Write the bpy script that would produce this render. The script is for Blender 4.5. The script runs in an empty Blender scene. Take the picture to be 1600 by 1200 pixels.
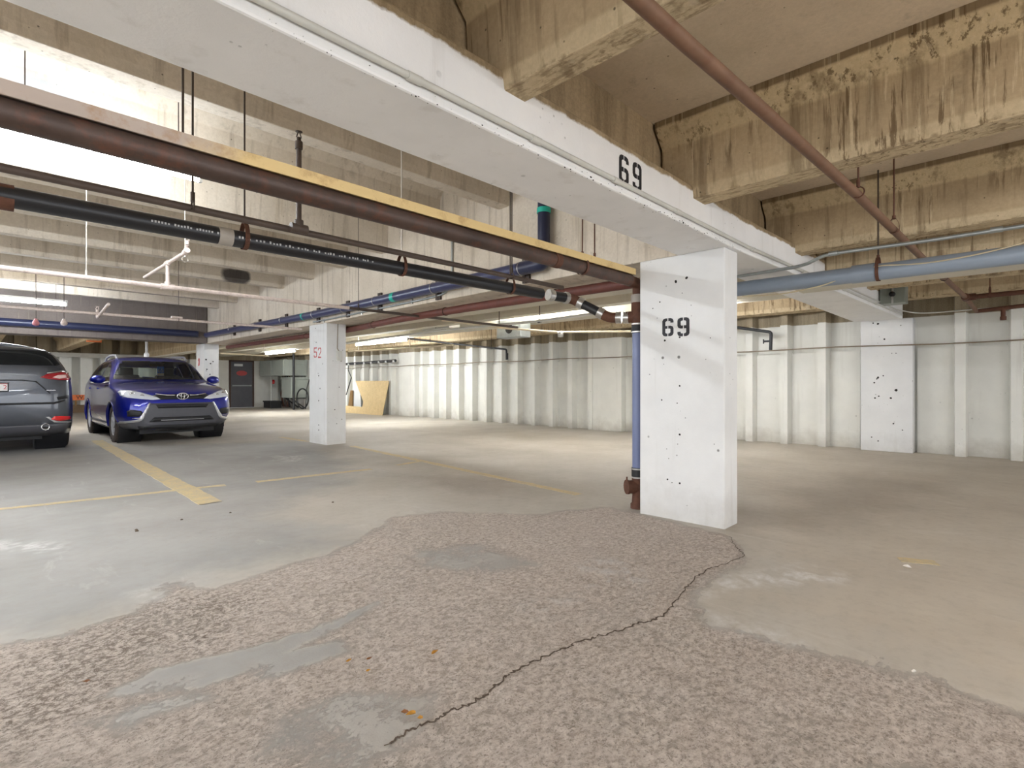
import bpy, bmesh, math, random
import numpy as np
from mathutils import Vector, Matrix
from mathutils.bvhtree import BVHTree
from mathutils.geometry import tessellate_polygon
rnd = random.Random(7)
SC = bpy.context.scene
COL = SC.collection

# ------------------------------------------------------------------ camera, world, exposure
F, H, TH = 819.0, 1.10, math.radians(44)
CT, ST = math.cos(TH), math.sin(TH)
cam_d = bpy.data.cameras.new('camera'); cam = bpy.data.objects.new('camera', cam_d); COL.objects.link(cam)
cam.location = (0, 0, H); cam.rotation_euler = (math.pi / 2, 0, TH - math.pi / 2)
cam_d.sensor_width = 36; cam_d.lens = 36 * F / 1600; cam_d.clip_start = 0.02
SC.camera = cam
W = bpy.data.worlds.new('world'); SC.world = W; W.use_nodes = True
W.node_tree.nodes['Background'].inputs[0].default_value = (0.93, 0.96, 1.0, 1)
W.node_tree.nodes['Background'].inputs[1].default_value = 1.05
SC.view_settings.view_transform = 'Standard'; SC.view_settings.look = 'None'
SC.view_settings.gamma = 1; SC.view_settings.use_curve_mapping = False
SC.view_settings.exposure = 1.8
TUBE = 78.0            # emission of every fluorescent tube

def ray(px, py):
    u = (px - 800) / F; v = (600 - py) / F
    return CT + u * ST, ST - u * CT, v
def at_z(px, py, z):
    r = ray(px, py); t = (z - H) / r[2]; return Vector((t * r[0], t * r[1], z))
def at_x(px, py, x):
    r = ray(px, py); t = x / r[0]; return Vector((x, t * r[1], H + t * r[2]))
def at_y(px, py, y):
    r = ray(px, py); t = y / r[1]; return Vector((t * r[0], y, H + t * r[2]))

# ------------------------------------------------------------------ materials
def lin(r, g, b):
    f = lambda c: c / 12.92 if c <= 0.04045 else ((c + 0.055) / 1.055) ** 2.4
    return (f(r / 255), f(g / 255), f(b / 255), 1)
class NT:
    def __init__(s, name):
        s.m = bpy.data.materials.new(name); s.m.use_nodes = True
        s.t = s.m.node_tree; s.b = s.t.nodes['Principled BSDF']
        s._geo = None
    def n(s, typ, **kw):
        nd = s.t.nodes.new(typ)
        for k, v in kw.items(): setattr(nd, k, v)
        return nd
    def l(s, a, b): s.t.links.new(a, b)
    def pos(s):
        if s._geo is None: s._geo = s.n('ShaderNodeNewGeometry')
        return s._geo.outputs['Position']
    def scaled(s, sc, vec=None):
        mp = s.n('ShaderNodeMapping'); mp.inputs['Scale'].default_value = sc
        s.l(vec or s.pos(), mp.inputs['Vector']); return mp.outputs[0]
    def noise(s, scale, detail=4, rough=.55, vec=None, dist=0):
        nd = s.n('ShaderNodeTexNoise'); nd.inputs['Scale'].default_value = scale
        nd.inputs['Detail'].default_value = detail; nd.inputs['Roughness'].default_value = rough
        nd.inputs['Distortion'].default_value = dist
        s.l(vec or s.pos(), nd.inputs['Vector']); return nd.outputs[0]
    def voro(s, scale, vec=None, feature='F1'):
        nd = s.n('ShaderNodeTexVoronoi', feature=feature); nd.inputs['Scale'].default_value = scale
        s.l(vec or s.pos(), nd.inputs['Vector']); return nd.outputs['Distance']
    def ramp(s, val, a, b, ca=0., cb=1.):
        nd = s.n('ShaderNodeMapRange'); nd.inputs[1].default_value = a; nd.inputs[2].default_value = b
        nd.inputs[3].default_value = ca; nd.inputs[4].default_value = cb
        s.l(val, nd.inputs[0]); return nd.outputs[0]
    def math(s, op, a, b=None):
        nd = s.n('ShaderNodeMath', operation=op)
        for i, v in enumerate((a, b)):
            if v is None: continue
            if isinstance(v, (int, float)): nd.inputs[i].default_value = v
            else: s.l(v, nd.inputs[i])
        return nd.outputs[0]
    def mix(s, fac, a, b, blend='MIX'):
        nd = s.n('ShaderNodeMix', data_type='RGBA', blend_type=blend)
        for sock, v in ((nd.inputs[0], fac), (nd.inputs[6], a), (nd.inputs[7], b)):
            if isinstance(v, (int, float)): sock.default_value = v
            elif isinstance(v, tuple): sock.default_value = v
            else: s.l(v, sock)
        return nd.outputs[2]
    def sep(s):
        nd = s.n('ShaderNodeSeparateXYZ'); s.l(s.pos(), nd.inputs[0]); return nd.outputs
    def attr(s, name):
        nd = s.n('ShaderNodeAttribute', attribute_name=name); return nd.outputs['Fac']
    def bump(s, h, strength=.3, dist=.01):
        nd = s.n('ShaderNodeBump'); nd.inputs['Strength'].default_value = strength; nd.inputs['Distance'].default_value = dist
        s.l(h, nd.inputs['Height']); s.l(nd.outputs[0], s.b.inputs['Normal'])
    def out(s, col=None, rough=.8, metal=0., spec=None):
        if col is not None:
            if isinstance(col, tuple): s.b.inputs['Base Color'].default_value = col
            else: s.l(col, s.b.inputs['Base Color'])
        if isinstance(rough, (int, float)): s.b.inputs['Roughness'].default_value = rough
        else: s.l(rough, s.b.inputs['Roughness'])
        s.b.inputs['Metallic'].default_value = metal
        if spec is not None: s.b.inputs['Specular IOR Level'].default_value = spec
        return s.m

def raw_concrete(name, c1, c2, c3, streak=.6, stain=.5, marks=(), bands=False):
    k = NT(name)
    big = k.noise(1.3, 5, .6)
    col = k.mix(k.ramp(big, .35, .7), c1, c2)
    if bands:      # tee stems: cream splay, shade painted dark under the slab, pale bottom strip
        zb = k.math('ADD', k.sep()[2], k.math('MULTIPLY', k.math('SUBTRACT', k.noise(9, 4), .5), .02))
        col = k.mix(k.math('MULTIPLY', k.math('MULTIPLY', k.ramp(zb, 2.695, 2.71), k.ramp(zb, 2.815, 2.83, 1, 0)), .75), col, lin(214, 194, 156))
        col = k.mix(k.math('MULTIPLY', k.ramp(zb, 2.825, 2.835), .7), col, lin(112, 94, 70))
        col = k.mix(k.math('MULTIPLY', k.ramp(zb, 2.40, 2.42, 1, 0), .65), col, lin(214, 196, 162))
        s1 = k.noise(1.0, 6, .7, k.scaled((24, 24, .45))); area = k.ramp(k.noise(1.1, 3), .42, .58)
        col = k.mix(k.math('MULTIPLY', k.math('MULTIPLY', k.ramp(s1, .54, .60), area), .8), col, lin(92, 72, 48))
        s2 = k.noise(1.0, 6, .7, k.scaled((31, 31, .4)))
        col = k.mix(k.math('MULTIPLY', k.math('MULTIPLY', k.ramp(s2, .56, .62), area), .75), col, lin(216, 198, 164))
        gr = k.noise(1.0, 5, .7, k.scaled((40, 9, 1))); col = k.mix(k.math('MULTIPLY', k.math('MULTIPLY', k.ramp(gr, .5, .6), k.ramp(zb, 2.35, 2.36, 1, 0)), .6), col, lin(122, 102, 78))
    st = k.noise(1.0, 5, .65, k.scaled((9, 9, .55)))
    col = k.mix(k.math('MULTIPLY', k.ramp(st, .54, .66), streak), col, c3)
    st2 = k.noise(1.0, 4, .6, k.scaled((14, 14, .5)))
    col = k.mix(k.math('MULTIPLY', k.ramp(st2, .62, .70), streak * .8), col, lin(196, 182, 158))
    fine = k.noise(38, 5, .7)
    col = k.mix(k.ramp(fine, .25, .75, 0, .32), col, c3)
    blot = k.noise(3.1, 6, .7)
    col = k.mix(k.math('MULTIPLY', k.ramp(blot, .60, .74), stain), col, lin(74, 62, 48))
    pits = k.ramp(k.voro(11), .04, .07, 1, 0)
    col = k.mix(k.math('MULTIPLY', pits, .7), col, lin(52, 44, 36))
    for (bx, by, bz, rx, rz, cc, amt) in marks:
        v = k.sep(); f = k.math('ADD', k.math('POWER', k.math('MULTIPLY', k.math('SUBTRACT', v[0], bx), 1 / rx), 4), k.math('POWER', k.math('MULTIPLY', k.math('SUBTRACT', v[2], bz), 1 / rz), 4))
        f = k.math('ADD', f, k.math('MULTIPLY', k.math('SUBTRACT', k.noise(5, 4), .5), 1.2))
        near = k.ramp(k.math('ABSOLUTE', k.math('SUBTRACT', v[1], by)), .12, .16, 1, 0)
        col = k.mix(k.math('MULTIPLY', k.math('MULTIPLY', k.ramp(f, .45, 1.25, 1, 0), near), amt), col, cc)
    k.bump(k.math('ADD', fine, k.math('MULTIPLY', pits, -1.2)), .35, .006)
    return k.out(col, .9, spec=.2)

def painted_concrete(name, base, raw=None, limit=None, jag=.05, chips=.5, grime=0.):
    k = NT(name)
    n = k.noise(2.2, 4, .6)
    col = k.mix(k.ramp(n, .3, .7), base, tuple(c * .90 for c in base[:3]) + (1,))
    stv = k.noise(1.0, 4, .6, k.scaled((7, 7, .5)))
    col = k.mix(k.ramp(stv, .58, .75, 0, .22), col, lin(150, 140, 120))
    fine = k.noise(60, 4, .7)
    vor = k.voro(5.0, k.scaled((1, 1, 1)))
    spots = k.math('MULTIPLY', k.ramp(vor, .05, .075, 1, 0), k.ramp(k.noise(2.4, 2), .47, .55))
    v2 = k.math('MULTIPLY', k.ramp(k.voro(19.0), .07, .12, 1, 0), k.ramp(k.noise(3.3, 3), .56, .62))
    spots = k.math('MAXIMUM', spots, v2)
    col = k.mix(k.math('MULTIPLY', spots, chips), col, lin(60, 54, 46))
    z = k.sep()[2]
    if grime:
        g = k.math('ADD', z, k.math('MULTIPLY', k.noise(3.5, 5, .7), -.6))
        col = k.mix(k.ramp(g, -.32, .0, grime, 0), col, lin(126, 112, 88))
    if limit is not None:
        j = k.math('ADD', k.math('MULTIPLY', k.math('SUBTRACT', k.noise(4.5, 6, .75), .5), jag * 3), z)
        m = k.ramp(j, limit - .006, limit + .006)
        n2 = k.noise(1.0, 5, .65, k.scaled((8, 8, .6)))
        rc = k.mix(k.ramp(n2, .42, .66), raw[0], raw[1])
        rc = k.mix(k.ramp(fine, .3, .75, 0, .4), rc, lin(70, 60, 46))
        col = k.mix(m, col, rc)
    k.bump(k.math('ADD', fine, k.math('MULTIPLY', spots, -2)), .25, .004)
    return k.out(col, .62, spec=.3)

def plain(name, col, rough=.5, metal=0., var=.12, scale=6, dirt=None, dirt_amt=.5, bump=0.):
    k = NT(name)
    n = k.noise(scale, 5, .65)
    c = k.mix(k.ramp(n, .3, .72), col, tuple(x * (1 - var * 2) for x in col[:3]) + (1,))
    if dirt: c = k.mix(k.ramp(k.noise(scale * 1.7, 6, .7), .5, .68, 0, dirt_amt), c, dirt)
    if bump: k.bump(k.noise(90, 3), bump, .003)
    return k.out(c, rough, metal)

M = {}
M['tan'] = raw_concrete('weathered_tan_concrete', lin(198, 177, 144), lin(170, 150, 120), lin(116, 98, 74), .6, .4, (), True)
M['grey_raw'] = raw_concrete('beige_concrete', lin(227, 217, 202), lin(208, 197, 180), lin(156, 143, 125), .55, .25, [
    (*at_y(369, 431, 10.72), .26, .13, lin(52, 48, 50), .9), (*at_y(12, 386, 9.37), .20, .13, lin(52, 48, 50), .9),
    (*at_y(75, 142, 5.34), .22, .085, lin(160, 164, 168), .85), (*at_y(28, 98, 5.30), .12, .05, lin(168, 168, 172), .7)])
M['tan_dark'] = raw_concrete('brown_slab_concrete', lin(222, 204, 178), lin(198, 181, 156), lin(156, 140, 118), .15, .4)
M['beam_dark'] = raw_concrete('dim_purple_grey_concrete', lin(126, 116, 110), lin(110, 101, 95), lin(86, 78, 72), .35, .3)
RAW2 = (lin(176, 154, 122), lin(134, 115, 88))
M['beam_paint'] = painted_concrete('white_beam_paint', lin(241, 240, 239), RAW2, 2.385, .022, .35)
M['column_paint'] = painted_concrete('white_column_paint', lin(226, 226, 225), None, None, .05, .75, .25)
M['wall_paint'] = painted_concrete('white_wall_paint', lin(228, 227, 220), (lin(172, 158, 132), lin(140, 126, 102)), 2.18, .008, .3, .4)
M['joist_paint'] = painted_concrete('white_joist_paint', lin(214, 208, 192), None, None, .02, .25)
M['curb'] = plain('brown_curb_concrete', lin(120, 98, 74), .9)
M['steel_dark'] = plain('dark_brown_steel', lin(84, 66, 58), .5, .2, .25, 5, lin(120, 70, 48), .5)
M['steel_thin'] = plain('thin_brown_pipe_paint', lin(88, 74, 66), .55, .1, .15, 9)
def channel_paint():
    k = NT('yellowed_channel_paint'); n = k.noise(5, 5, .7)
    f = k.ramp(k.math('ADD', k.sep()[0], k.math('MULTIPLY', n, .5)), .75, 1.05)
    c = k.mix(f, lin(176, 160, 148), lin(214, 186, 130)); c = k.mix(k.ramp(k.noise(9, 6, .7), .52, .68, 0, .6), c, lin(158, 118, 76)); return k.out(c, .55)
M['yellow'] = channel_paint()
M['abs'] = plain('black_drain_plastic', lin(30, 30, 34), .38, 0, .1)
M['abs_print'] = plain('white_pipe_print', lin(190, 190, 190), .6)
M['band'] = plain('grey_tape_band', lin(168, 160, 150), .6)
M['spr_white'] = plain('pinkish_white_pipe_paint', lin(222, 206, 198), .55, 0, .1, 20, lin(150, 126, 112), .5)
M['cond_white'] = plain('white_conduit_paint', lin(212, 211, 204), .5, 0, .06)
M['cond_cream'] = plain('cream_pipe_paint', lin(214, 200, 172), .5, 0, .06)
M['galv'] = plain('galvanised_metal', lin(170, 176, 176), .38, .75, .1, 14)
M['clamp'] = plain('shiny_clamp_metal', lin(205, 203, 200), .28, .9, .1, 30)
M['rust'] = plain('rusty_iron', lin(104, 66, 48), .75, .1, .2, 12, lin(70, 40, 28), .7)
M['rust_pipe'] = plain('brown_rusted_pipe', lin(120, 88, 66), .65, .1, .15, 7, lin(104, 66, 44), .6)
M['red_pipe'] = plain('red_brown_pipe', lin(112, 62, 52), .6, 0, .12, 5, lin(74, 50, 44), .6)
M['blue_pipe'] = plain('dark_blue_plastic_pipe', lin(62, 66, 100), .33, 0, .08)
M['navy_pipe'] = plain('navy_plastic_pipe', lin(42, 47, 74), .3, 0, .08)
M['teal'] = plain('teal_pipe_ring', lin(40, 190, 170), .4)
M['pvc_grey'] = plain('blue_grey_pvc', lin(138, 149, 162), .38, 0, .05, 3)
M['riser_blue'] = plain('slate_blue_riser_plastic', lin(112, 122, 158), .36, 0, .05, 3)
M['rod'] = plain('dull_rod_steel', lin(74, 62, 54), .55, .4, .15, 15)
M['rod_light'] = plain('pale_rod_steel', lin(206, 198, 188), .45, .3, .1, 15)
M['black'] = plain('black_stencil_paint', lin(30, 29, 36), .6, 0, .3, 30)
M['red_paint'] = plain('red_stencil_paint', lin(196, 84, 84), .6, 0, .1, 30)
M['hole'] = plain('dark_hole', lin(34, 31, 28), .9)
M['fix_white'] = plain('white_enamel', lin(232, 232, 232), .4, 0, .03)
M['cable'] = plain('cream_cable', lin(206, 192, 160), .5)
M['cable_rust'] = plain('dark_wall_cable', lin(140, 124, 104), .6, 0, .1, 12)
M['box_green'] = plain('grey_green_box_enamel', lin(142, 148, 138), .5, .1, .1)
M['cabinet'] = plain('grey_cabinet_enamel', lin(158, 164, 156), .45, .1, .06)
M['door_grey'] = plain('dark_grey_door_paint', lin(92, 92, 98), .5, 0, .08)
M['door_frame'] = plain('brown_frame_paint', lin(78, 56, 46), .6)
M['ply'] = plain('raw_plywood', lin(222, 196, 146), .7, 0, .08, 8, lin(190, 160, 108), .5)
M['wood_brown'] = plain('brown_wood', lin(146, 112, 68), .8)
M['board_white'] = plain('white_board', lin(224, 226, 226), .6, 0, .04)
M['orange'] = plain('orange_board_paint', lin(236, 128, 70), .6, 0, .05)
M['chrome'] = plain('chrome', lin(226, 226, 228), .12, 1., .02)
M['plastic_black'] = plain('black_trim_plastic', lin(30, 30, 33), .5, 0, .1)
M['plastic_grey'] = plain('charcoal_bumper_plastic', lin(82, 82, 88), .45, 0, .08)
M['silver'] = plain('silver_trim', lin(206, 206, 210), .3, .6, .03)
M['rubber'] = plain('tyre_rubber', lin(44, 40, 40), .85, 0, .15, 20)
M['rubber_brown'] = plain('dusty_tyre_rubber', lin(74, 64, 60), .85, 0, .15, 20)
M['rim'] = plain('silver_alloy', lin(206, 206, 210), .35, .25, .05)
M['seat'] = plain('dark_seat_cloth', lin(48, 48, 52), .9)
M['leaf'] = plain('dry_yellow_leaf', lin(206, 150, 56), .7, 0, .15, 40)
M['leaf_brown'] = plain('dry_brown_leaf', lin(150, 100, 60), .7, 0, .15, 40)
M['paper'] = plain('white_scrap', lin(236, 232, 226), .7)
M['crack'] = plain('crack_shadow_dirt', lin(96, 82, 70), 1.)
M['rubber_black'] = plain('black_rubber_sleeve', lin(24, 24, 26), .5)
M['pink_head'] = plain('pink_sprinkler_cap', lin(206, 130, 138), .5)
M['tag_blue'] = plain('blue_card', lin(84, 150, 255), .6)
M['plate'] = plain('white_plate', lin(226, 224, 222), .4)
M['red_ink'] = plain('red_plate_ink', lin(190, 40, 44), .5)

def emis(name, col, s):
    m = bpy.data.materials.new(name); m.use_nodes = True
    b = m.node_tree.nodes['Principled BSDF']
    b.inputs['Base Color'].default_value = (.9, .9, .9, 1)
    b.inputs['Emission Color'].default_value = col; b.inputs['Emission Strength'].default_value = s
    return m
M['tube'] = emis('lit_tube', (.86, .93, 1, 1), TUBE)
M['tube_far'] = emis('lit_tube_far', (.93, .97, 1, 1), TUBE * .85)
M['tube_soft'] = emis('lit_tube_soft', (.86, .93, 1, 1), TUBE * .42)
M['added_tube_low'] = emis('lit_added_tube_low', (.86, .93, 1, 1), TUBE * .20)
M['added_tube_dim'] = emis('lit_added_tube_dim', (.95, .97, 1, 1), TUBE * .45)
M['added_tube_right'] = emis('lit_added_tube_right', (.95, .97, 1, 1), TUBE * .6)

def car_paint(name, col, dark, metal=.35):
    k = NT(name)
    fr = k.n('ShaderNodeLayerWeight'); fr.inputs[0].default_value = .35
    c = k.mix(fr.outputs['Facing'], col, dark)
    k.out(c, .32, metal)
    k.b.inputs['Coat Weight'].default_value = 1; k.b.inputs['Coat Roughness'].default_value = .06
    return k.m
M['blue_car'] = car_paint('blue_metallic_paint', (.002, .010, .30, 1), (.002, .005, .11, 1))
M['grey_car'] = car_paint('grey_metallic_paint', (.075, .082, .10, 1), (.05, .055, .07, 1), .6)
def glass(name, tint, transp):
    m = bpy.data.materials.new(name); m.use_nodes = True; t = m.node_tree; t.nodes.clear()
    o = t.nodes.new('ShaderNodeOutputMaterial'); mx = t.nodes.new('ShaderNodeMixShader'); mx2 = t.nodes.new('ShaderNodeMixShader')
    tr = t.nodes.new('ShaderNodeBsdfTransparent'); tr.inputs[0].default_value = tint
    df = t.nodes.new('ShaderNodeBsdfDiffuse'); df.inputs[0].default_value = (.012, .015, .018, 1)
    gl = t.nodes.new('ShaderNodeBsdfGlossy'); gl.inputs['Roughness'].default_value = .03
    fr = t.nodes.new('ShaderNodeFresnel'); fr.inputs[0].default_value = 1.5
    mx2.inputs[0].default_value = transp
    t.links.new(df.outputs[0], mx2.inputs[1]); t.links.new(tr.outputs[0], mx2.inputs[2])
    t.links.new(fr.outputs[0], mx.inputs[0]); t.links.new(mx2.outputs[0], mx.inputs[1]); t.links.new(gl.outputs[0], mx.inputs[2])
    t.links.new(mx.outputs[0], o.inputs[0]); return m
M['glass'] = glass('windscreen_glass', (.80, .87, .86, 1), .9)
M['glass_dark'] = glass('dark_tinted_glass', (.2, .2, .22, 1), .25)
def lens(name, col, em=0):
    k = NT(name); k.out(col, .12); k.b.inputs['Coat Weight'].default_value = 1; return k.m
M['lamp_clear'] = lens('clear_lamp_lens', lin(214, 218, 226))
M['lamp_red'] = lens('red_lamp_lens', lin(150, 18, 30))
M['lamp_pink'] = lens('pale_lamp_lens', lin(226, 190, 186))
M['reflector_red'] = lens('red_reflector', lin(214, 26, 30))

# ------------------------------------------------------------------ geometry helpers
class MB:
    def __init__(s): s.v, s.f, s.sm = [], [], []
    def add(s, vs, fs, smooth=False):
        o = len(s.v); s.v += [tuple(v) for v in vs]
        for f in fs: s.f.append([i + o for i in f]); s.sm.append(smooth)
        return s
    def box(s, x0, x1, y0, y1, z0, z1):
        v = [(x, y, z) for x in (x0, x1) for y in (y0, y1) for z in (z0, z1)]
        return s.add(v, [(0, 1, 3, 2), (4, 6, 7, 5), (0, 4, 5, 1), (2, 3, 7, 6), (0, 2, 6, 4), (1, 5, 7, 3)])
    def obox(s, c, ax, ay, az, hx, hy, hz):
        c = Vector(c); ax, ay, az = Vector(ax), Vector(ay), Vector(az)
        v = [c + ax * (hx * i) + ay * (hy * j) + az * (hz * k) for i in (-1, 1) for j in (-1, 1) for k in (-1, 1)]
        return s.add(v, [(0, 1, 3, 2), (4, 6, 7, 5), (0, 4, 5, 1), (2, 3, 7, 6), (0, 2, 6, 4), (1, 5, 7, 3)])
    def bar(s, a, b, w, h, up=(0, 0, 1)):
        a, b = Vector(a), Vector(b); d = (b - a); L = d.length; d.normalize()
        sd = d.cross(Vector(up)); sd.normalize(); u = sd.cross(d)
        return s.obox((a + b) / 2, d, sd, u, L / 2, w / 2, h / 2)
    def prism(s, poly, off):
        n = len(poly); off = Vector(off); p = [Vector(q) for q in poly]
        return s.add(p + [q + off for q in p], [tuple(range(n)), tuple(range(2 * n - 1, n - 1, -1))] + [(i, i + n, (i + 1) % n + n, (i + 1) % n) for i in range(n)])
    def tube(s, pts, r, n=14, caps=True, bend=0.):
        pts = [Vector(p) for p in pts]
        if bend and len(pts) > 2:
            q = [pts[0]]
            for i in range(1, len(pts) - 1):
                a, b, c = pts[i - 1], pts[i], pts[i + 1]
                k = min(bend, (a - b).length * .45, (c - b).length * .45)
                p0 = b + (a - b).normalized() * k; p1 = b + (c - b).normalized() * k
                for t in (0, .2, .4, .6, .8, 1): q.append(p0 * (1 - t) ** 2 + b * 2 * t * (1 - t) + p1 * t * t)
            q.append(pts[-1]); pts = q
        rings = []; m = len(pts)
        t0 = (pts[1] - pts[0]).normalized()
        ref = Vector((0, 0, 1)) if abs(t0.z) < .9 else Vector((1, 0, 0))
        nrm = t0.cross(ref).normalized()
        for i, p in enumerate(pts):
            t = ((pts[i] - pts[i - 1]).normalized() if i else t0)
            if i < m - 1: t = (t + (pts[i + 1] - pts[i]).normalized()).normalized()
            nrm = (nrm - t * nrm.dot(t)).normalized(); bn = t.cross(nrm)
            rr = r[i] if isinstance(r, (list, tuple)) else r
            rings.append([p + (nrm * math.cos(2 * math.pi * k / n) + bn * math.sin(2 * math.pi * k / n)) * rr for k in range(n)])
        vs = [v for g in rings for v in g]
        fs = [(i * n + k, i * n + (k + 1) % n, (i + 1) * n + (k + 1) % n, (i + 1) * n + k) for i in range(m - 1) for k in range(n)]
        s.add(vs, fs, True)
        if caps: s.add(rings[0], [tuple(range(n - 1, -1, -1))]); s.add(rings[-1], [tuple(range(n))])
        return s
    def lathe(s, c, axis, prof, n=20):
        c, axis = Vector(c), Vector(axis).normalized()
        ref = Vector((0, 0, 1)) if abs(axis.z) < .9 else Vector((1, 0, 0))
        u = axis.cross(ref).normalized(); w = axis.cross(u)
        vs = [c + axis * h + (u * math.cos(2 * math.pi * k / n) + w * math.sin(2 * math.pi * k / n)) * r for r, h in prof for k in range(n)]
        fs = [(i * n + k, i * n + (k + 1) % n, (i + 1) * n + (k + 1) % n, (i + 1) * n + k) for i in range(len(prof) - 1) for k in range(n)]
        return s.add(vs, fs, True)
    def ring(s, c, axis, R, r, n=20, m=8, a0=0., a1=2 * math.pi, ref=None):
        c, axis = Vector(c), Vector(axis).normalized()
        ref = Vector(ref) if ref else (Vector((0, 0, 1)) if abs(axis.z) < .9 else Vector((1, 0, 0)))
        u = (ref - axis * ref.dot(axis)).normalized(); w = axis.cross(u)
        pts = [c + (u * math.cos(a0 + (a1 - a0) * k / n) + w * math.sin(a0 + (a1 - a0) * k / n)) * R for k in range(n + 1)]
        return s.tube(pts, r, m)
    def mesh(s, name):
        me = bpy.data.meshes.new(name); me.from_pydata(s.v, [], s.f)
        me.polygons.foreach_set('use_smooth', s.sm); me.update()
        bm = bmesh.new(); bm.from_mesh(me); bmesh.ops.recalc_face_normals(bm, faces=bm.faces); bm.to_mesh(me); bm.free()
        return me
def link(name, data, mat=None, parent=None):
    o = bpy.data.objects.new(name, data); COL.objects.link(o)
    if mat is not None and data is not None:
        if not data.materials: data.materials.append(M[mat] if isinstance(mat, str) else mat)
    if parent is not None:
        o.parent = parent
        o.matrix_parent_inverse = Matrix.Translation(parent.location).inverted() if parent.type == 'EMPTY' and parent.parent is None and tuple(parent.rotation_euler) == (0, 0, 0) and tuple(parent.scale) == (1, 1, 1) else Matrix()
    return o
def obj(name, mb, mat, parent=None, bevel=0.):
    o = link(name, mb.mesh(name), mat, parent)
    if bevel:
        b = o.modifiers.new('bevel', 'BEVEL'); b.width = bevel; b.segments = 2; b.limit_method = 'ANGLE'
    return o
def tag(o, label, cat, group=None):
    o['label'] = label; o['category'] = cat
    if group: o['group'] = group
    return o
def thing(name, loc, label, cat, group=None):
    o = link(name, None); o.location = loc
    return tag(o, label, cat, group)
def structure(o): o['kind'] = 'structure'; return o
def text(name, body, size, mat, loc, rot, parent=None, ext=.001):
    c = bpy.data.curves.new(name, 'FONT'); c.body = body; c.size = size; c.extrude = ext
    c.align_x = 'CENTER'; c.align_y = 'CENTER'
    tmp = bpy.data.objects.new('lettering_source', c); me = bpy.data.meshes.new_from_object(tmp); bpy.data.objects.remove(tmp); bpy.data.curves.remove(c)
    me.materials.clear(); o = link(name, me, mat, parent); o.location = loc; o.rotation_euler = rot; return o

# ------------------------------------------------------------------ floor
def axis_steps(segs):
    out = [segs[0][0]]
    for a, b, st in segs:
        n = max(1, round((b - a) / st)); out += [a + (b - a) * (i + 1) / n for i in range(n)]
    return np.array(out)
xs = axis_steps([(-8, -.6, .5), (-.6, 4.6, .022), (4.6, 7, .05), (7, 10.9, .2)])
ys = axis_steps([(-6.5, -1.3, .4), (-1.3, 5.2, .022), (5.2, 8, .05), (8, 26.5, .3)])
GX, GY = np.meshgrid(xs, ys, indexing='ij')
D = GX * CT + GY * ST; XC = GX * ST - GY * CT
ok = D > .35
Dq = np.where(ok, D, 1e3)
PX = 800 + F * XC / Dq; PY = 600 + F * H / Dq        # where the wear was measured
rng = np.random.RandomState(3)
def vnoise(x, y, s, seed):
    r = np.random.RandomState(seed); T = r.rand(256, 256)
    a, b = x * s, y * s; i, j = np.floor(a).astype(int), np.floor(b).astype(int); u, v = a - i, b - j
    u, v = u * u * (3 - 2 * u), v * v * (3 - 2 * v)
    g = lambda p, q: T[p % 256, q % 256]
    return (g(i, j) * (1 - u) + g(i + 1, j) * u) * (1 - v) + (g(i, j + 1) * (1 - u) + g(i + 1, j + 1) * u) * v
def fbm(x, y, s, seed, o=4):
    t, w = 0, 0
    for k in range(o): t = t + vnoise(x, y, s * 2 ** k, seed + k) * .5 ** k; w += .5 ** k
    return t / w
N1 = fbm(GX, GY, 2.2, 1, 5) - .5; N2 = fbm(GX, GY, 9, 20, 3) - .5; N3 = fbm(GX, GY, 26, 40, 2) - .5
def poly_pts(pts): return [tuple(at_z(px, py, 0)[:2]) for px, py in pts]
def inside(poly, X, Y):
    r = np.zeros(X.shape, bool); n = len(poly)
    for i in range(n):
        (x0, y0), (x1, y1) = poly[i], poly[(i + 1) % n]
        c = ((y0 > Y) != (y1 > Y)) & (X < (x1 - x0) * (Y - y0) / (y1 - y0 + 1e-12) + x0); r ^= c
    return r
def segdist(poly, X, Y):
    d = np.full(X.shape, 1e9); n = len(poly)
    for i in range(n):
        a = np.array(poly[i]); b = np.array(poly[(i + 1) % n]); ab = b - a; L = (ab ** 2).sum() + 1e-12
        t = np.clip(((X - a[0]) * ab[0] + (Y - a[1]) * ab[1]) / L, 0, 1)
        d = np.minimum(d, np.hypot(X - a[0] - t * ab[0], Y - a[1] - t * ab[1]))
    return d
def region(pts, soft=.12, jit=.25):
    p = poly_pts(pts); X = GX + N1 * jit + N2 * jit * .5; Y = GY + (fbm(GX, GY, 2.2, 77, 5) - .5) * jit + N3 * jit * .3
    sd = segdist(p, X, Y) * np.where(inside(p, X, Y), 1, -1)
    return np.clip(sd / soft + .5, 0, 1)
rough = region([(-200, 1040), (0, 1010), (110, 990), (215, 958), (285, 922), (270, 912), (360, 915), (470, 880), (560, 845), (600, 812), (700, 800), (830, 805), (960, 792), (1030, 812),
                (1140, 836), (1165, 868), (1100, 905), (1075, 945), (1090, 970), (1240, 1004), (1360, 1035), (1500, 1080), (1640, 1120), (1700, 1230), (-300, 1230)], .10, .22)
smooth_in = region([(165, 1085), (250, 1045), (350, 1018), (470, 985), (600, 935), (575, 955), (470, 1005), (400, 1045), (320, 1075), (240, 1085)], .05, .12)
smooth_in = np.maximum(smooth_in, region([(365, 1045), (440, 1015), (530, 1000), (545, 1020), (480, 1045), (420, 1065)], .06, .1))
smooth_in = np.maximum(smooth_in, .8 * region([(120, 1125), (210, 1100), (330, 1075), (350, 1090), (240, 1120), (200, 1150)], .06, .1))
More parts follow.
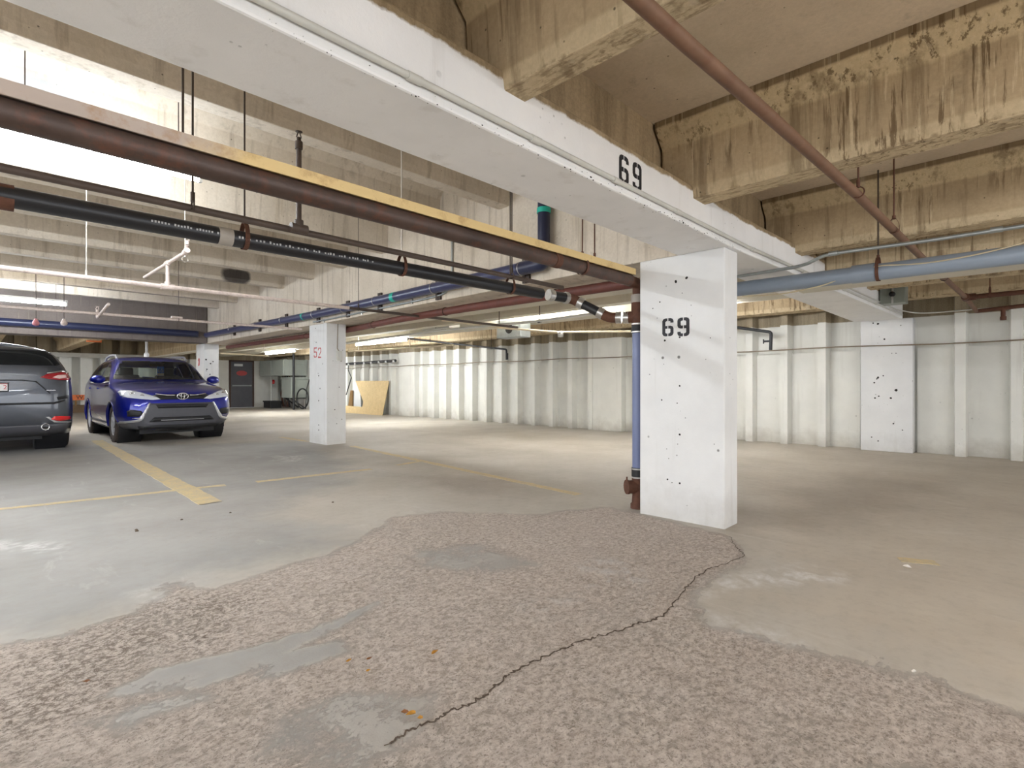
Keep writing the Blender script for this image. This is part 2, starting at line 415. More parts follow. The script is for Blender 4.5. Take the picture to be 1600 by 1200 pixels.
smooth_in = np.maximum(smooth_in, .75 * region([(430, 1120), (560, 1085), (680, 1080), (650, 1130), (560, 1190), (420, 1180)], .08, .12))
smooth_in = np.maximum(smooth_in, .7 * region([(640, 860), (740, 850), (840, 880), (760, 895), (660, 885)], .12, .15))
speck = region([(200, 790), (430, 760), (700, 770), (860, 800), (700, 830), (560, 850), (330, 850), (200, 830)], .3, .5) * .35
speck = np.maximum(speck, .55 * region([(610, 745), (790, 745), (820, 775), (740, 785), (680, 770)], .15, .3))
rough = np.clip(np.maximum(rough * (1 - smooth_in * np.clip(.9 + N2 * 1.5, 0, 1)), speck * .5), 0, 1)
deep = region([(0, 1050), (110, 1000), (290, 930), (420, 925), (330, 1000), (180, 1080), (60, 1125), (-60, 1140)], .3, .4)
pale = .8 * region([(910, 880), (985, 875), (1000, 900), (930, 912)], .12, .3) + .9 * region([(1110, 895), (1240, 876), (1300, 890), (1310, 905), (1240, 900), (1140, 915), (1080, 935)], .12, .25)
pale = pale + .7 * region([(1080, 950), (1160, 970), (1260, 1000), (1230, 1005), (1140, 985)], .08, .2) + .75 * region([(0, 842), (100, 848), (110, 862), (40, 862), (0, 852)], .1, .2)
pale = pale + .5 * region([(850, 930), (905, 925), (905, 955), (850, 965)], .15, .3) + .6 * region([(430, 712), (470, 712), (465, 722), (430, 720)], .12, .3) + .4 * region([(220, 920), (270, 910), (285, 935), (240, 940)], .1, .2)
pale = np.clip(pale, 0, 1) * np.clip(.55 + N2 * 3 + N3 * 3, 0, 1)
cool = region([(0, 700), (480, 690), (560, 740), (430, 800), (520, 850), (330, 910), (230, 950), (0, 1010), (-500, 1000), (-500, 720)], .5, .6)
cool = np.maximum(cool, .9 * smooth_in)
brown = region([(1160, 830), (1180, 690), (1700, 700), (1700, 1120), (1350, 1010), (1200, 960), (1120, 930), (1250, 900)], .5, .7)
dark_patch = .55 * region([(640, 745), (780, 748), (800, 775), (720, 770)], .25, .4) + .5 * region([(1160, 820), (1240, 770), (1330, 740), (1500, 760), (1320, 800), (1200, 835)], .4, .6)  # floor patches mixed towards a darker brown grey
Z = rough * (N2 * .012 + N3 * .012) - rough * .005
Z = np.where((GX > 3.9) & (GX < 4.3) & (GY > 1.5) & (GY < 2.6), np.minimum(Z, 0), Z)
nx, ny = len(xs), len(ys)
me = bpy.data.meshes.new('floor')
V = np.stack([GX, GY, Z], -1).reshape(-1, 3)
idx = np.arange(nx * ny).reshape(nx, ny)
Q = np.stack([idx[:-1, :-1], idx[1:, :-1], idx[1:, 1:], idx[:-1, 1:]], -1).reshape(-1, 4)
me.vertices.add(len(V)); me.vertices.foreach_set('co', V.astype(np.float32).ravel())
me.loops.add(Q.size); me.loops.foreach_set('vertex_index', Q.astype(np.int32).ravel())
me.polygons.add(len(Q)); me.polygons.foreach_set('loop_start', np.arange(0, Q.size, 4, dtype=np.int32)); me.polygons.foreach_set('loop_total', np.full(len(Q), 4, np.int32))
me.update(); me.polygons.foreach_set('use_smooth', np.ones(len(Q), bool))
for nm, arr in (('rough', rough), ('pale', pale), ('cool', cool), ('brown', brown), ('deep', deep), ('dark_patch', np.clip(dark_patch, 0, 1))):
    at = me.attributes.new(nm, 'FLOAT', 'POINT'); at.data.foreach_set('value', arr.astype(np.float32).ravel())
def floor_material():
    k = NT('worn_concrete_floor')
    cl = k.noise(.9, 6, .62); fine = k.noise(14, 6, .7); grain = k.noise(120, 3, .6)
    c = k.mix(k.ramp(cl, .35, .68), lin(186, 180, 170), lin(170, 163, 152))
    c = k.mix(k.math('MULTIPLY', k.attr('cool'), .75), c, k.mix(k.ramp(cl, .4, .62), lin(152, 152, 151), lin(140, 140, 139)))
    c = k.mix(k.math('MULTIPLY', k.attr('brown'), .75), c, k.mix(k.ramp(cl, .38, .66), lin(192, 183, 169), lin(178, 168, 154)))
    c = k.mix(k.ramp(fine, .48, .75, 0, .3), c, lin(146, 137, 125))
    wisp = k.noise(1.0, 6, .7, k.scaled((3.2, .8, 1)), 1.5)
    c = k.mix(k.ramp(wisp, .60, .78, 0, .35), c, lin(214, 211, 206))
    c = k.mix(k.math('MULTIPLY', k.attr('dark_patch'), .8), c, lin(140, 129, 117))
    g1 = k.noise(30, 7, .82, k.scaled((1, 1.25, 1))); g2 = k.noise(85, 5, .8); low = k.noise(2.6, 4, .65)
    deep = k.attr('deep')
    stone = k.mix(k.ramp(g1, .40, .60), lin(174, 160, 148), lin(216, 205, 195))
    pit = k.ramp(k.math('ADD', g2, k.math('MULTIPLY', deep, .035)), .545, .60)
    stone = k.mix(k.math('MULTIPLY', pit, .72), stone, lin(120, 106, 94))
    pit1 = k.math('MULTIPLY', k.ramp(k.math('ADD', k.math('MULTIPLY', k.math('SUBTRACT', .5, g1), 1), k.math('MULTIPLY', deep, .03)), .03, .09), k.ramp(deep, 0, .6, .25, .9))
    stone = k.mix(k.math('MULTIPLY', pit1, .9), stone, lin(108, 93, 81))
    stone = k.mix(k.math('MULTIPLY', k.ramp(k.noise(120, 4, .75), .60, .68), .7), stone, lin(216, 207, 197))
    rough_a = k.attr('rough')
    rf = k.math('ADD', k.math('MULTIPLY', rough_a, .8), k.math('MULTIPLY', k.math('SUBTRACT', g1, .5), 1.6))
    rf = k.math('ADD', rf, k.math('MULTIPLY', k.math('SUBTRACT', low, .5), .7))
    rm = k.math('MULTIPLY', k.ramp(rf, .30, .72), k.ramp(rough_a, .02, .25))
    c = k.mix(k.math('MULTIPLY', rough_a, .45), c, lin(196, 184, 174))
    c = k.mix(k.math('MULTIPLY', rm, .92), c, stone)
    pf = k.math('MULTIPLY', k.attr('pale'), k.ramp(k.noise(20, 5, .75), .3, .6))
    c = k.mix(k.math('MULTIPLY', pf, .85), c, lin(214, 213, 211))
    hgt = k.math('ADD', k.math('MULTIPLY', grain, .12), k.math('MULTIPLY', rm, k.math('ADD', k.math('MULTIPLY', g1, 2.6), k.math('MULTIPLY', g2, .9))))
    k.bump(hgt, .65, .010)
    rr = k.math('ADD', k.ramp(cl, .3, .7, .66, .8), k.math('MULTIPLY', rm, .3))
    return k.out(c, rr, spec=.3)
floor = structure(link('floor', me, floor_material()))

def line_material():
    k = NT('worn_yellow_line_paint')
    n = k.noise(7, 6, .75); n2 = k.noise(45, 4, .7)
    c = k.mix(k.ramp(n, .40, .62), lin(204, 182, 134), lin(184, 170, 140))
    c = k.mix(k.ramp(n2, .5, .66, 0, .8), c, lin(168, 160, 148))
    return k.out(c, .75)
M['line'] = line_material()
def floor_line(p, q, w0, w1=None, hz=.0025):
    a, b = Vector(p + (0,)), Vector(q + (0,)); d = (b - a).normalized(); s = Vector((-d.y, d.x, 0)); w1 = w1 or w0
    n = max(4, int((b - a).length / .12)); up, lo = [], []
    for i in range(n + 1):
        c = a.lerp(b, i / n); w = (w0 + (w1 - w0) * i / n) / 2
        up.append(c + s * (w + rnd.uniform(-.008, .008))); lo.append(c - s * (w + rnd.uniform(-.008, .008)))
    m = MB(); vs = [v + Vector((0, 0, h)) for h in (hz, -.004) for v in up + lo]; k = n + 1; fs = []
    for i in range(n): fs.append((i, i + 1, k + i + 1, k + i)); fs.append((2 * k + i, 3 * k + i, 3 * k + i + 1, 2 * k + i + 1)); fs.append((i, 2 * k + i, 2 * k + i + 1, i + 1)); fs.append((k + i, k + i + 1, 3 * k + i + 1, 3 * k + i))
    m.add(vs, fs); return obj('painted_line', m, 'line', floor)
G = lambda px, py: tuple(at_z(px, py, 0)[:2])
floor_line((1.55, 5.36), (1.72, 12.9), .20, .18, .004)               # thick stub between the bays
floor_line(G(-60, 802), G(352, 758), .10)
floor_line(G(400, 753), G(580, 733), .10)
floor_line(G(550, 697), G(905, 773), .10)
floor_line(G(438, 683), G(482, 690), .10)
floor_line(G(1404, 874), G(1464, 880), .09)
floor_line(G(620, 727), G(655, 721), .08)
def floor_z(x, y):
    i = min(max(int(np.searchsorted(xs, x)) - 1, 0), nx - 2); j = min(max(int(np.searchsorted(ys, y)) - 1, 0), ny - 2)
    u = (x - xs[i]) / (xs[i + 1] - xs[i]); v = (y - ys[j]) / (ys[j + 1] - ys[j])
    return float((Z[i, j] * (1 - u) + Z[i + 1, j] * u) * (1 - v) + (Z[i, j + 1] * (1 - u) + Z[i + 1, j + 1] * u) * v)
cp = [(1140, 838), (1152, 855), (1166, 868), (1140, 876), (1110, 886), (1086, 902), (1066, 925), (1050, 945), (1040, 957), (1018, 966), (985, 976), (940, 990), (900, 1003), (880, 1012), (845, 1026), (810, 1042), (790, 1056), (765, 1078), (735, 1098), (705, 1108), (680, 1124), (640, 1140), (600, 1165)]
cm = MB(); P0 = [at_z(*p, 0) for p in cp]; fine_pts = []
for i in range(len(P0) - 1):
    for j in range(9): fine_pts.append(P0[i].lerp(P0[i + 1], j / 9) + Vector((rnd.uniform(-.010, .010), rnd.uniform(-.010, .010), 0)))
fine_pts.append(P0[-1])
for i in range(len(fine_pts) - 1):
    a, b = fine_pts[i].copy(), fine_pts[i + 1].copy(); a.z = floor_z(a.x, a.y) + .0015; b.z = floor_z(b.x, b.y) + .0015; d = (b - a).normalized(); s = Vector((-d.y, d.x, 0)); t = i / len(fine_pts); w = .0012 + .0022 * min(1, t * 3) * rnd.uniform(.5, 1.5)
    if i % 11 == 10: w *= .35
    cm.add([a - s * w, a + s * w, b + s * w, b - s * w, a + Vector((0, 0, -.008)), b + Vector((0, 0, -.008))], [(0, 1, 2, 3), (0, 3, 5, 4), (1, 4, 5, 2)])
obj('crack', cm, 'crack', floor)

# ------------------------------------------------------------------ ceiling slabs and joists
ZS, ZJ = 2.87, 2.34
cb = MB(); cb.box(-8, 10.9, -6.5, 1.80, ZS, 3.05); cb.box(4.85, 10.9, 1.80, 26.5, ZS, 3.05); cb.box(-8, 4.85, 16.25, 26.5, ZS, 3.05)
ceiling = structure(obj('ceiling', cb, 'tan_dark'))
cl_ = MB(); cl_.box(-8, 4.9, 1.95, 16.0, 3.62, 3.8)
ceiling_left = structure(obj('ceiling', cl_, 'grey_raw'))
def joist(along, a0, a1, near, w, zb, zt, mat, parent, ch=.10):
    """stem of a tee: soffit width w, thickened with a splay where it meets the slab"""
    d = zt - zb
    prof = [(near, zb), (near - .012, zb + .07), (near - .03, zt - .155), (near - .03 - ch, zt - .05), (near - .03 - ch, zt + .01),
            (near + w + .03 + ch, zt + .01), (near + w + .03 + ch, zt - .05), (near + w + .03, zt - .155), (near + w + .012, zb + .07), (near + w, zb)]
    m = MB()
    if along == 'y': m.prism([(p, a0, z) for p, z in prof], (0, a1 - a0, 0))
    else: m.prism([(a0, p, z) for p, z in prof], (a1 - a0, 0, 0))
    return obj('joist', m, mat, parent, .006)
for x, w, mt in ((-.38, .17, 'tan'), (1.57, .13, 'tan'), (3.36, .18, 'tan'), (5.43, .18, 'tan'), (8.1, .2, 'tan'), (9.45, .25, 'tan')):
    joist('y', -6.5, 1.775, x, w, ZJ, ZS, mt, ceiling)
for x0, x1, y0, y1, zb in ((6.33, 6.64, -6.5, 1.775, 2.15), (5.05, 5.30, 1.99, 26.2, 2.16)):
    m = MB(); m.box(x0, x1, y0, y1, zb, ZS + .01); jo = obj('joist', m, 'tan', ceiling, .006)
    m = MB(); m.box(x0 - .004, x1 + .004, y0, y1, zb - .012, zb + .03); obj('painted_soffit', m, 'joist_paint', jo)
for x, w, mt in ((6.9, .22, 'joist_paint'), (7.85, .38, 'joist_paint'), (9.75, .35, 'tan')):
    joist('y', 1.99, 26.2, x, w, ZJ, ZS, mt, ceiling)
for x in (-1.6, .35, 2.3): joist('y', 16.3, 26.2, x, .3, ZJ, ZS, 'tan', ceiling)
def face2(y):      # near face of the second beam (it runs slightly askew)
    return 3.97 + .48 * min(1, max(0, (y - 1.985) / 7.0)) + .02 * max(0, (y - 9) / 7)
for k in range(9):
    y = 4.02 + 1.345 * k
    joist('x', -8, face2(y) + .06, y, .165, 3.05, 3.62, 'grey_raw', ceiling_left, .08)

# ------------------------------------------------------------------ beams
def beam_thing(name, mb, mat, label, bevel=.008):
    o = obj(name, mb, mat, None, bevel); return tag(o, label, 'beam')
b1 = MB(); prof = [(1.56, 2.14), (1.56, 2.42), (1.79, 2.42), (1.79, 3.8), (1.985, 3.8), (1.985, 2.14)]
vs = []
for x, y0 in ((-8, 1.56), (4.3, 1.56), (10.35, 1.325)):
    vs += [(x, y0 if y == 1.56 else y, z) for y, z in prof]
b1.add(vs, [tuple(range(6)), tuple(range(17, 11, -1))] + [(k * 6 + i, k * 6 + (i + 1) % 6, k * 6 + 6 + (i + 1) % 6, k * 6 + 6 + i) for k in range(2) for i in range(6)])
chm = MB()
beam1 = beam_thing('concrete_beam', b1, 'beam_paint', 'long white painted beam stencilled 69 crossing overhead to the right wall', .01)
for k in range(120):
    x = rnd.uniform(.6, 4.2); side = rnd.random() < .55; r = rnd.uniform(.0015, .005) * (1.8 if rnd.random() < .12 else 1) * min(1, x / 2.4)
    c = Vector((x, 1.56, 2.14 + abs(rnd.gauss(0, .014)))) if side else Vector((x, 1.56 + abs(rnd.gauss(0, .012)), 2.14)); nn = Vector((0, -1, 0)) if side else Vector((0, 0, -1)); wv = Vector((0, 0, 1)) if side else Vector((0, 1, 0))
    chm.prism([c + (Vector((1, 0, 0)) * math.cos(a) * rnd.uniform(.6, 1.5) + wv * math.sin(a) * .6) * r + nn * .001 for a in [i * 1.0472 for i in range(6)]], nn * -.003)
obj('paint_chips', chm, 'hole', beam1)['kind'] = 'stuff'
b2 = MB(); yy = [1.985, 9.0, 16.3]; zz = [2.14, 2.20, 2.20]
vs = []
for y, z in zip(yy, zz):
    x0 = face2(y); vs += [(x0, y, z), (x0, y, 3.8), (x0 + .57, y, 3.8), (x0 + .57, y, z)]
fs = [(0, 3, 2, 1), (8, 9, 10, 11)]
for i in (0, 4):
    for a, b in ((0, 1), (1, 2), (2, 3), (3, 0)): fs.append((i + a, i + b, i + 4 + b, i + 4 + a))
b2.add(vs, fs)
beam2 = beam_thing('concrete_beam', b2, 'grey_raw', 'deep bare concrete beam over the row of numbered columns, blue pipe along its face')
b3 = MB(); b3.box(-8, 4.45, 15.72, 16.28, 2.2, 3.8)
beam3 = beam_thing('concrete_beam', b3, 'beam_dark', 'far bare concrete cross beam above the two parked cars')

# ------------------------------------------------------------------ stencilled figures
def six():
    Wd, Ht, t, c = 1., 1.72, .27, .26; md = Ht * .5; g0, g1 = .46, .54
    L = [(g0, 0), (c, 0), (.08, .08), (0, c), (0, Ht - c), (.08, Ht - .08), (c, Ht), (g0, Ht), (g0, Ht - t), (t + .09, Ht - t), (t, Ht - t - .09), (t, md + t / 2), (g0, md + t / 2), (g0, md - t / 2), (t, md - t / 2), (t, t + .09), (t + .09, t), (g0, t)]
    T = [(g1, Ht), (1 - c, Ht), (.92, Ht - .08), (1, Ht - c), (1, Ht - t - .17), (1 - t, Ht - t - .17), (1 - t, Ht - t - .06), (1 - t - .08, Ht - t), (g1, Ht - t)]
    B = [(g1, md + t / 2), (1 - c, md + t / 2), (.92, md + t / 2 - .08), (1, md + t / 2 - c), (1, c), (.92, .08), (1 - c, 0), (g1, 0), (g1, t), (1 - t - .09, t), (1 - t, t + .09), (1 - t, md - t / 2 - .06), (1 - t - .06, md - t / 2), (g1, md - t / 2)]
    return [L, T, B]
def nine(): return [[(1 - x, 1.72 - y) for x, y in p] for p in six()]
def five():
    t = .2; H_ = 1.72
    return [[(0, H_), (1, H_), (1, H_ - t), (t, H_ - t), (t, 1.05), (.45, 1.05), (.45, .85), (0, .85)],
            [(.55, 1.05), (.8, 1.05), (1, .85), (1, .2), (.8, 0), (.55, 0), (.55, t), (.8, t + .05), (.8, .8), (.55, .85)], [(.45, 0), (.2, 0), (0, .2), (0, .42), (t, .42), (t, .25), (.45, t)]]
def two():
    t = .2; H_ = 1.72
    return [[(0, H_ - .45), (0, H_ - .2), (.2, H_), (.45, H_), (.45, H_ - t), (.25, H_ - t), (t, H_ - .28), (t, H_ - .45)],
            [(.55, H_), (.8, H_), (1, H_ - .2), (1, 1.0), (.5, .42), (.34, .5), (.8, 1.08), (.8, H_ - .28), (.72, H_ - t), (.55, H_ - t)], [(0, 0), (1, 0), (1, t), (.3, t), (.42, .34), (.26, .42), (0, .12)]]
def figure(name, polys, origin, ux, uz, sx, sz, nrm, mat, parent):
    m = MB(); o, ux, uz, nr = Vector(origin), Vector(ux), Vector(uz), Vector(nrm)
    for p in polys: m.prism([o + ux * (x * sx) + uz * (y / 1.72 * sz) + nr * .0015 for x, y in p], nr * -.0035)
    return obj(name, m, mat, parent)
# on the beam's right face (y = 1.56), reading towards +x ; on column faces reading towards -y
figure('stencil_six', six(), (2.452, 1.56, 2.20), (1, 0, 0), (0, 0, 1), .097, .155, (0, -1, 0), 'black', beam1)
figure('stencil_nine', nine(), (2.592, 1.56, 2.20), (1, 0, 0), (0, 0, 1), .095, .155, (0, -1, 0), 'black', beam1)

# ------------------------------------------------------------------ columns
def holes(parent, pts, plane, val, r0=.009):
    for px, py, k in pts:
        p = at_x(px, py, val) if plane == 'x' else at_y(px, py, val)
        ax = Vector((-1, 0, 0)) if plane == 'x' else Vector((0, -1, 0))
        m = MB(); n = 7; u = Vector((0, 1, 0)) if plane == 'x' else Vector((1, 0, 0)); w = Vector((0, 0, 1))
        rr = [r0 * .72 * k * rnd.uniform(.75, 1.2) for _ in range(n)]
        m.prism([p + (u * math.cos(6.283 * i / n) + w * math.sin(6.283 * i / n)) * rr[i] + ax * .0012 for i in range(n)], ax * -.003)
        obj('tie_hole', m, 'hole', parent)
def column(x0, x1, y0, y1, zt, label):
    m = MB(); m.box(x0, x1, y0, y1, -.02, zt); o = obj('concrete_column', m, 'column_paint', None, .01)
    return tag(o, label, 'column')
c69 = column(3.97, 4.225, 1.598, 2.32, 2.14, 'nearest white column with a black stencilled 69 beside the slate blue riser')
p6 = at_x(1035, 526, 3.97); p9 = at_x(1058.5, 526, 3.97)
figure('stencil_six', six(), p6, (0, -1, 0), (0, 0, 1), .098, .147, (-1, 0, 0), 'black', c69)
figure('stencil_nine', nine(), p9, (0, -1, 0), (0, 0, 1), .102, .150, (-1, 0, 0), 'black', c69)
holes(c69, [(1056, 440, 1.6), (1073, 434, 1.6), (1039, 532, 1.3), (1062, 527, 1.2), (1034, 625, 1), (1062, 603, 1.1), (1058, 630, .7), (1062, 679, 1.2), (1062, 755, 1.2), (1043, 749, 1.1), (1031, 472, .9), (1020, 482, .7), (1066, 458, .6),
           (1050, 754, .6), (1015, 585, .6), (1110, 528, .6), (1080, 477, .5), (1037, 569, .5), (1071, 653, .5), (1116, 694, .5), (1027, 497, .5)], 'x', 3.97, .010)
c52 = column(4.47, 4.85, 8.96, 9.65, 2.21, 'white column with a red outlined 52, second in the row')
figure('stencil_five', five(), at_x(490.5, 559, 4.47), (0, -1, 0), (0, 0, 1), .12, .19, (-1, 0, 0), 'red_paint', c52)
figure('stencil_two', two(), at_x(497, 559.5, 4.47), (0, -1, 0), (0, 0, 1), .12, .19, (-1, 0, 0), 'red_paint', c52)
holes(c52, [(494, 535, 1.3), (498, 587, 1.5), (500, 607, 1.5), (498, 626, 1.5), (498, 664, 1.4), (498, 672, 1.5), (493, 513, 1.2)], 'x', 4.47, .014)
holes(c52, [(523, 640, 1.3), (530, 605, 1.2), (526, 662, 1.1), (534, 655, 1.1)], 'y', 8.96, .012)
m = MB(); pa, pb, pc, pd = at_y(528, 505, 8.95), at_y(527, 545, 8.95), at_y(533, 552, 8.95), at_y(533, 565, 8.95)
m.tube([pa + Vector((0, 0, .02)), pb, pc, pd], .007, 8, True, .02); obj('cable', m, 'cable_rust', c52)
m = MB(); q = at_y(530.5, 556, 8.93); m.box(q.x - .05, q.x + .05, 8.92, 8.97, q.z - .09, q.z + .09); obj('switch_box', m, 'cond_white', c52, .005)
c3 = column(4.45, 4.82, 15.98, 16.70, 2.21, 'farthest white column in the row, behind the blue car')
m = MB(); q = at_x(311, 572, 4.45); m.prism([q + Vector((-.002, dy, dz)) for dy, dz in ((.1, 0), (-.05, .02), (-.06, .2), (.02, .23), (.1, .17), (.03, .12))], (.004, 0, 0)); obj('painted_mark', m, 'red_paint', c3)
holes(c3, [(322, 562, 1.6), (329, 568, 1.4), (323, 577, 1.4), (333, 565, 1.2), (328, 585, 1.2)], 'y', 15.98, .02)

# ------------------------------------------------------------------ right wall with ribs
XW = 10.40
w = MB(); w.box(XW + .25, XW + .45, -6.5, 26.3, -.02, 2.9)
wall_r = structure(obj('wall_right', w, 'wall_paint'))
def rib_mesh(width, depth):
    m = MB(); h = width / 2
    m.prism([(XW, -h, 0), (XW, h, 0), (XW + depth + .02, h + .03, 0), (XW + depth + .02, -h - .03, 0)], (0, 0, 2.87)); return m
ribme = rib_mesh(.125, .25).mesh('rib'); panme = MB().box(XW + .19, XW + .26, -.228, .228, 0, 1.68).mesh('recess_panel')
edge_y = [-.05 + .6175 * k for k in range(-10, 42)]
for e in edge_y:
    c = e + .0625
    if c > 26: continue
    if 1.17 < c < 1.95: pass
    else:
        o = link('rib', ribme, 'wall_paint', wall_r); o.location = (0, c, 0)
    if not (1.0 < c + .309 < 1.95):
        o = link('recess_panel', panme, 'wall_paint', wall_r); o.location = (0, c + .309, 0)
m = MB(); m.box(XW - .03, XW + .3, 1.20, 1.90, 0, 2.15); pil = obj('pilaster', m, 'column_paint', wall_r, .008)
m = MB(); m.box(XW - .005, XW + .3, 6.55, 7.35, 0, 2.87); obj('pilaster', m, 'wall_paint', wall_r, .008)
m = MB(); m.box(XW - .005, XW + .3, 14.6, 15.5, 0, 2.87); obj('pilaster', m, 'wall_paint', wall_r, .008)
holes(wall_r, [(1372, 590, 1.6), (1400, 610, 1.8), (1370, 592, 1), (1373, 619, 1.2), (1392, 622, 1.4), (1367, 622, 1.2), (1382, 530, 1.3), (1366, 598, 1), (1380, 587, 1), (1396, 662, 1.1), (1372, 689, 1), (1410, 672, .9), (1362, 683, .9), (1400, 552, .8), (1364, 505, 1), (1372, 506, 1.4)], 'x', XW - .03, .016)

# ------------------------------------------------------------------ back wall, curb and door
YB = 26.0
w = MB(); w.box(-8.2, 10.9, YB + .28, YB + .48, -.02, 2.9)
wall_b = structure(obj('wall_back', w, 'wall_paint'))
rb = MB(); rb.prism([(-.18, YB, 0), (.18, YB, 0), (.20, YB + .30, 0), (-.20, YB + .30, 0)], (0, 0, 2.87)); rbme = rb.mesh('rib')
for k in range(26):
    x = -8 + .62 * k
    if x < 8.0:
        o = link('rib', rbme, 'wall_paint', wall_b); o.location = (x, 0, 0)
m = MB(); m.box(-8.2, 6.6, YB - .12, YB + .3, -.02, .30); obj('curb', m, 'curb', wall_b)
m = MB(); m.box(7.2, 10.45, YB - .05, YB + .30, -.02, 2.87); obj('plaster_panel', m, 'wall_paint', wall_b)
door = structure(link('door_1', None)); door.location = (8.78, YB - .06, 0)
m = MB(); m.box(8.24, 8.31, YB - .12, YB - .03, 0, 2.2); m.box(9.25, 9.32, YB - .12, YB - .03, 0, 2.2); m.box(8.24, 9.32, YB - .12, YB - .03, 2.13, 2.2); obj('door_frame', m, 'door_frame', door)
m = MB(); m.box(8.31, 9.25, YB - .10, YB - .05, .02, 2.13); leafd = obj('door_leaf', m, 'door_grey', door)
m = MB(); m.box(8.36, 9.20, YB - .16, YB - .12, 1.0, 1.05); m.box(8.36, 8.40, YB - .13, YB - .09, .99, 1.06); m.box(9.15, 9.19, YB - .13, YB - .09, .99, 1.06); obj('push_bar', m, 'galv', door)
m = MB(); m.box(8.45, 8.82, YB - .115, YB - .09, 1.92, 2.03); obj('sign_plate', m, 'board_white', door)
m = MB(); m.prism([(8.78 + .24 * math.cos(a), YB - .104, 1.6 + .12 * math.sin(a)) for a in [i * .5236 for i in range(12)]], (0, .01, 0)); obj('red_notice', m, 'red_paint', door)
m = MB(); m.box(8.26, 9.30, YB - .2, YB - .03, 0, .025); obj('threshold', m, 'board_white', door)

# ------------------------------------------------------------------ lights
def batten(p, q, label, mat='tube', cat='light', rods=0.):
    p, q = Vector(p), Vector(q); d = (q - p).normalized(); s = d.cross(Vector((0, 0, 1))); up = Vector((0, 0, 1))
    t = thing('fluorescent_light', (p + q) / 2, label, cat, 'fluorescent tubes under the ceiling')
    m = MB(); m.obox((p + q) / 2 + up * .066, d, s, up, (q - p).length / 2 + .03, .022, .022); obj('housing', m, 'fix_white', t, .004)
    m = MB(); m.tube([p, q], .024, 12); obj('tube', m, mat, t)
    for e, sg in ((p, -1), (q, 1)):
        m = MB(); m.obox(e + d * (sg * .012) + up * .022, d, s, up, .012, .022, .044); obj('end_cap', m, 'fix_white', t)
    if rods:
        for e in (p.lerp(q, .12), p.lerp(q, .88)):
            m = MB(); m.tube([e + up * .08, e + up * (.08 + rods)], .004, 6); obj('rod', m, 'rod', t)
    return t
batten((.12, 4.85, 2.785), (1.31, 4.85, 2.785), 'bright tube light at upper left just behind the dark steel pipe', 'tube_soft', rods=.74)
batten((-1.15, 4.85, 2.785), (.04, 4.85, 2.785), 'tube light at the left edge, in line with the bright upper left tube', 'tube_soft', rods=.74)
batten((.10, 13.5, 2.66), (1.32, 13.5, 2.66), 'glowing tube light low on the far left above the grey car', rods=.3)
batten((-1.22, 13.5, 2.66), (0, 13.5, 2.66), 'tube light beyond the left edge, in line with the one above the grey car', rods=.3)
batten((8.02, 11.6, 2.26), (8.02, 14.2, 2.26), 'tube light in the far bay just right of the column marked 52', 'tube_far')
batten((8.02, 18.4, 2.26), (8.02, 21.0, 2.26), 'tube light in the far bay just left of the column marked 52', 'tube_far')
batten((8.02, 3.1, 2.26), (8.02, 4.3, 2.26), 'added tube light hidden behind the nearest numbered column', 'added_tube_right')  # added lamp, out of sight, brightens the far bay wall
batten((7.48, 5.2, 2.70), (7.48, 7.8, 2.70), 'added unseen tube light up between the joists of the far bay', 'added_tube_dim')  # added lamp, kept out of view to lift the far bay floor
batten((.72, 16.7, 2.76), (2.1, 16.7, 2.76), 'added unseen tube light up behind the far cross beam', 'tube_far')  # added lamp, hidden by the beam, lights the back region
batten((-.9, 6.05, 3.33), (1.5, 6.05, 3.33), 'added unseen tube light between two joists above the brown sprinkler pipe', 'added_tube_low', rods=.18)  # added lamp, hidden by a joist, brightens the next joist face
batten((-4.2, 4.85, 2.785), (-1.8, 4.85, 2.785), 'added unseen tube light farthest left in the row behind the steel pipe', rods=.74)  # added lamp beyond the frame, more light for the left bay
batten((2.6, -4.2, 2.25), (2.6, -1.8, 2.25), 'added tube light in the right bay outside the picture', 'added_tube_right')  # added lamp beyond the frame, fills the right bay
batten((6.6, -3.4, 2.25), (6.6, -1.0, 2.25), 'added tube light near the right wall outside the picture', 'added_tube_right')  # added lamp beyond the frame, fill towards the right wall

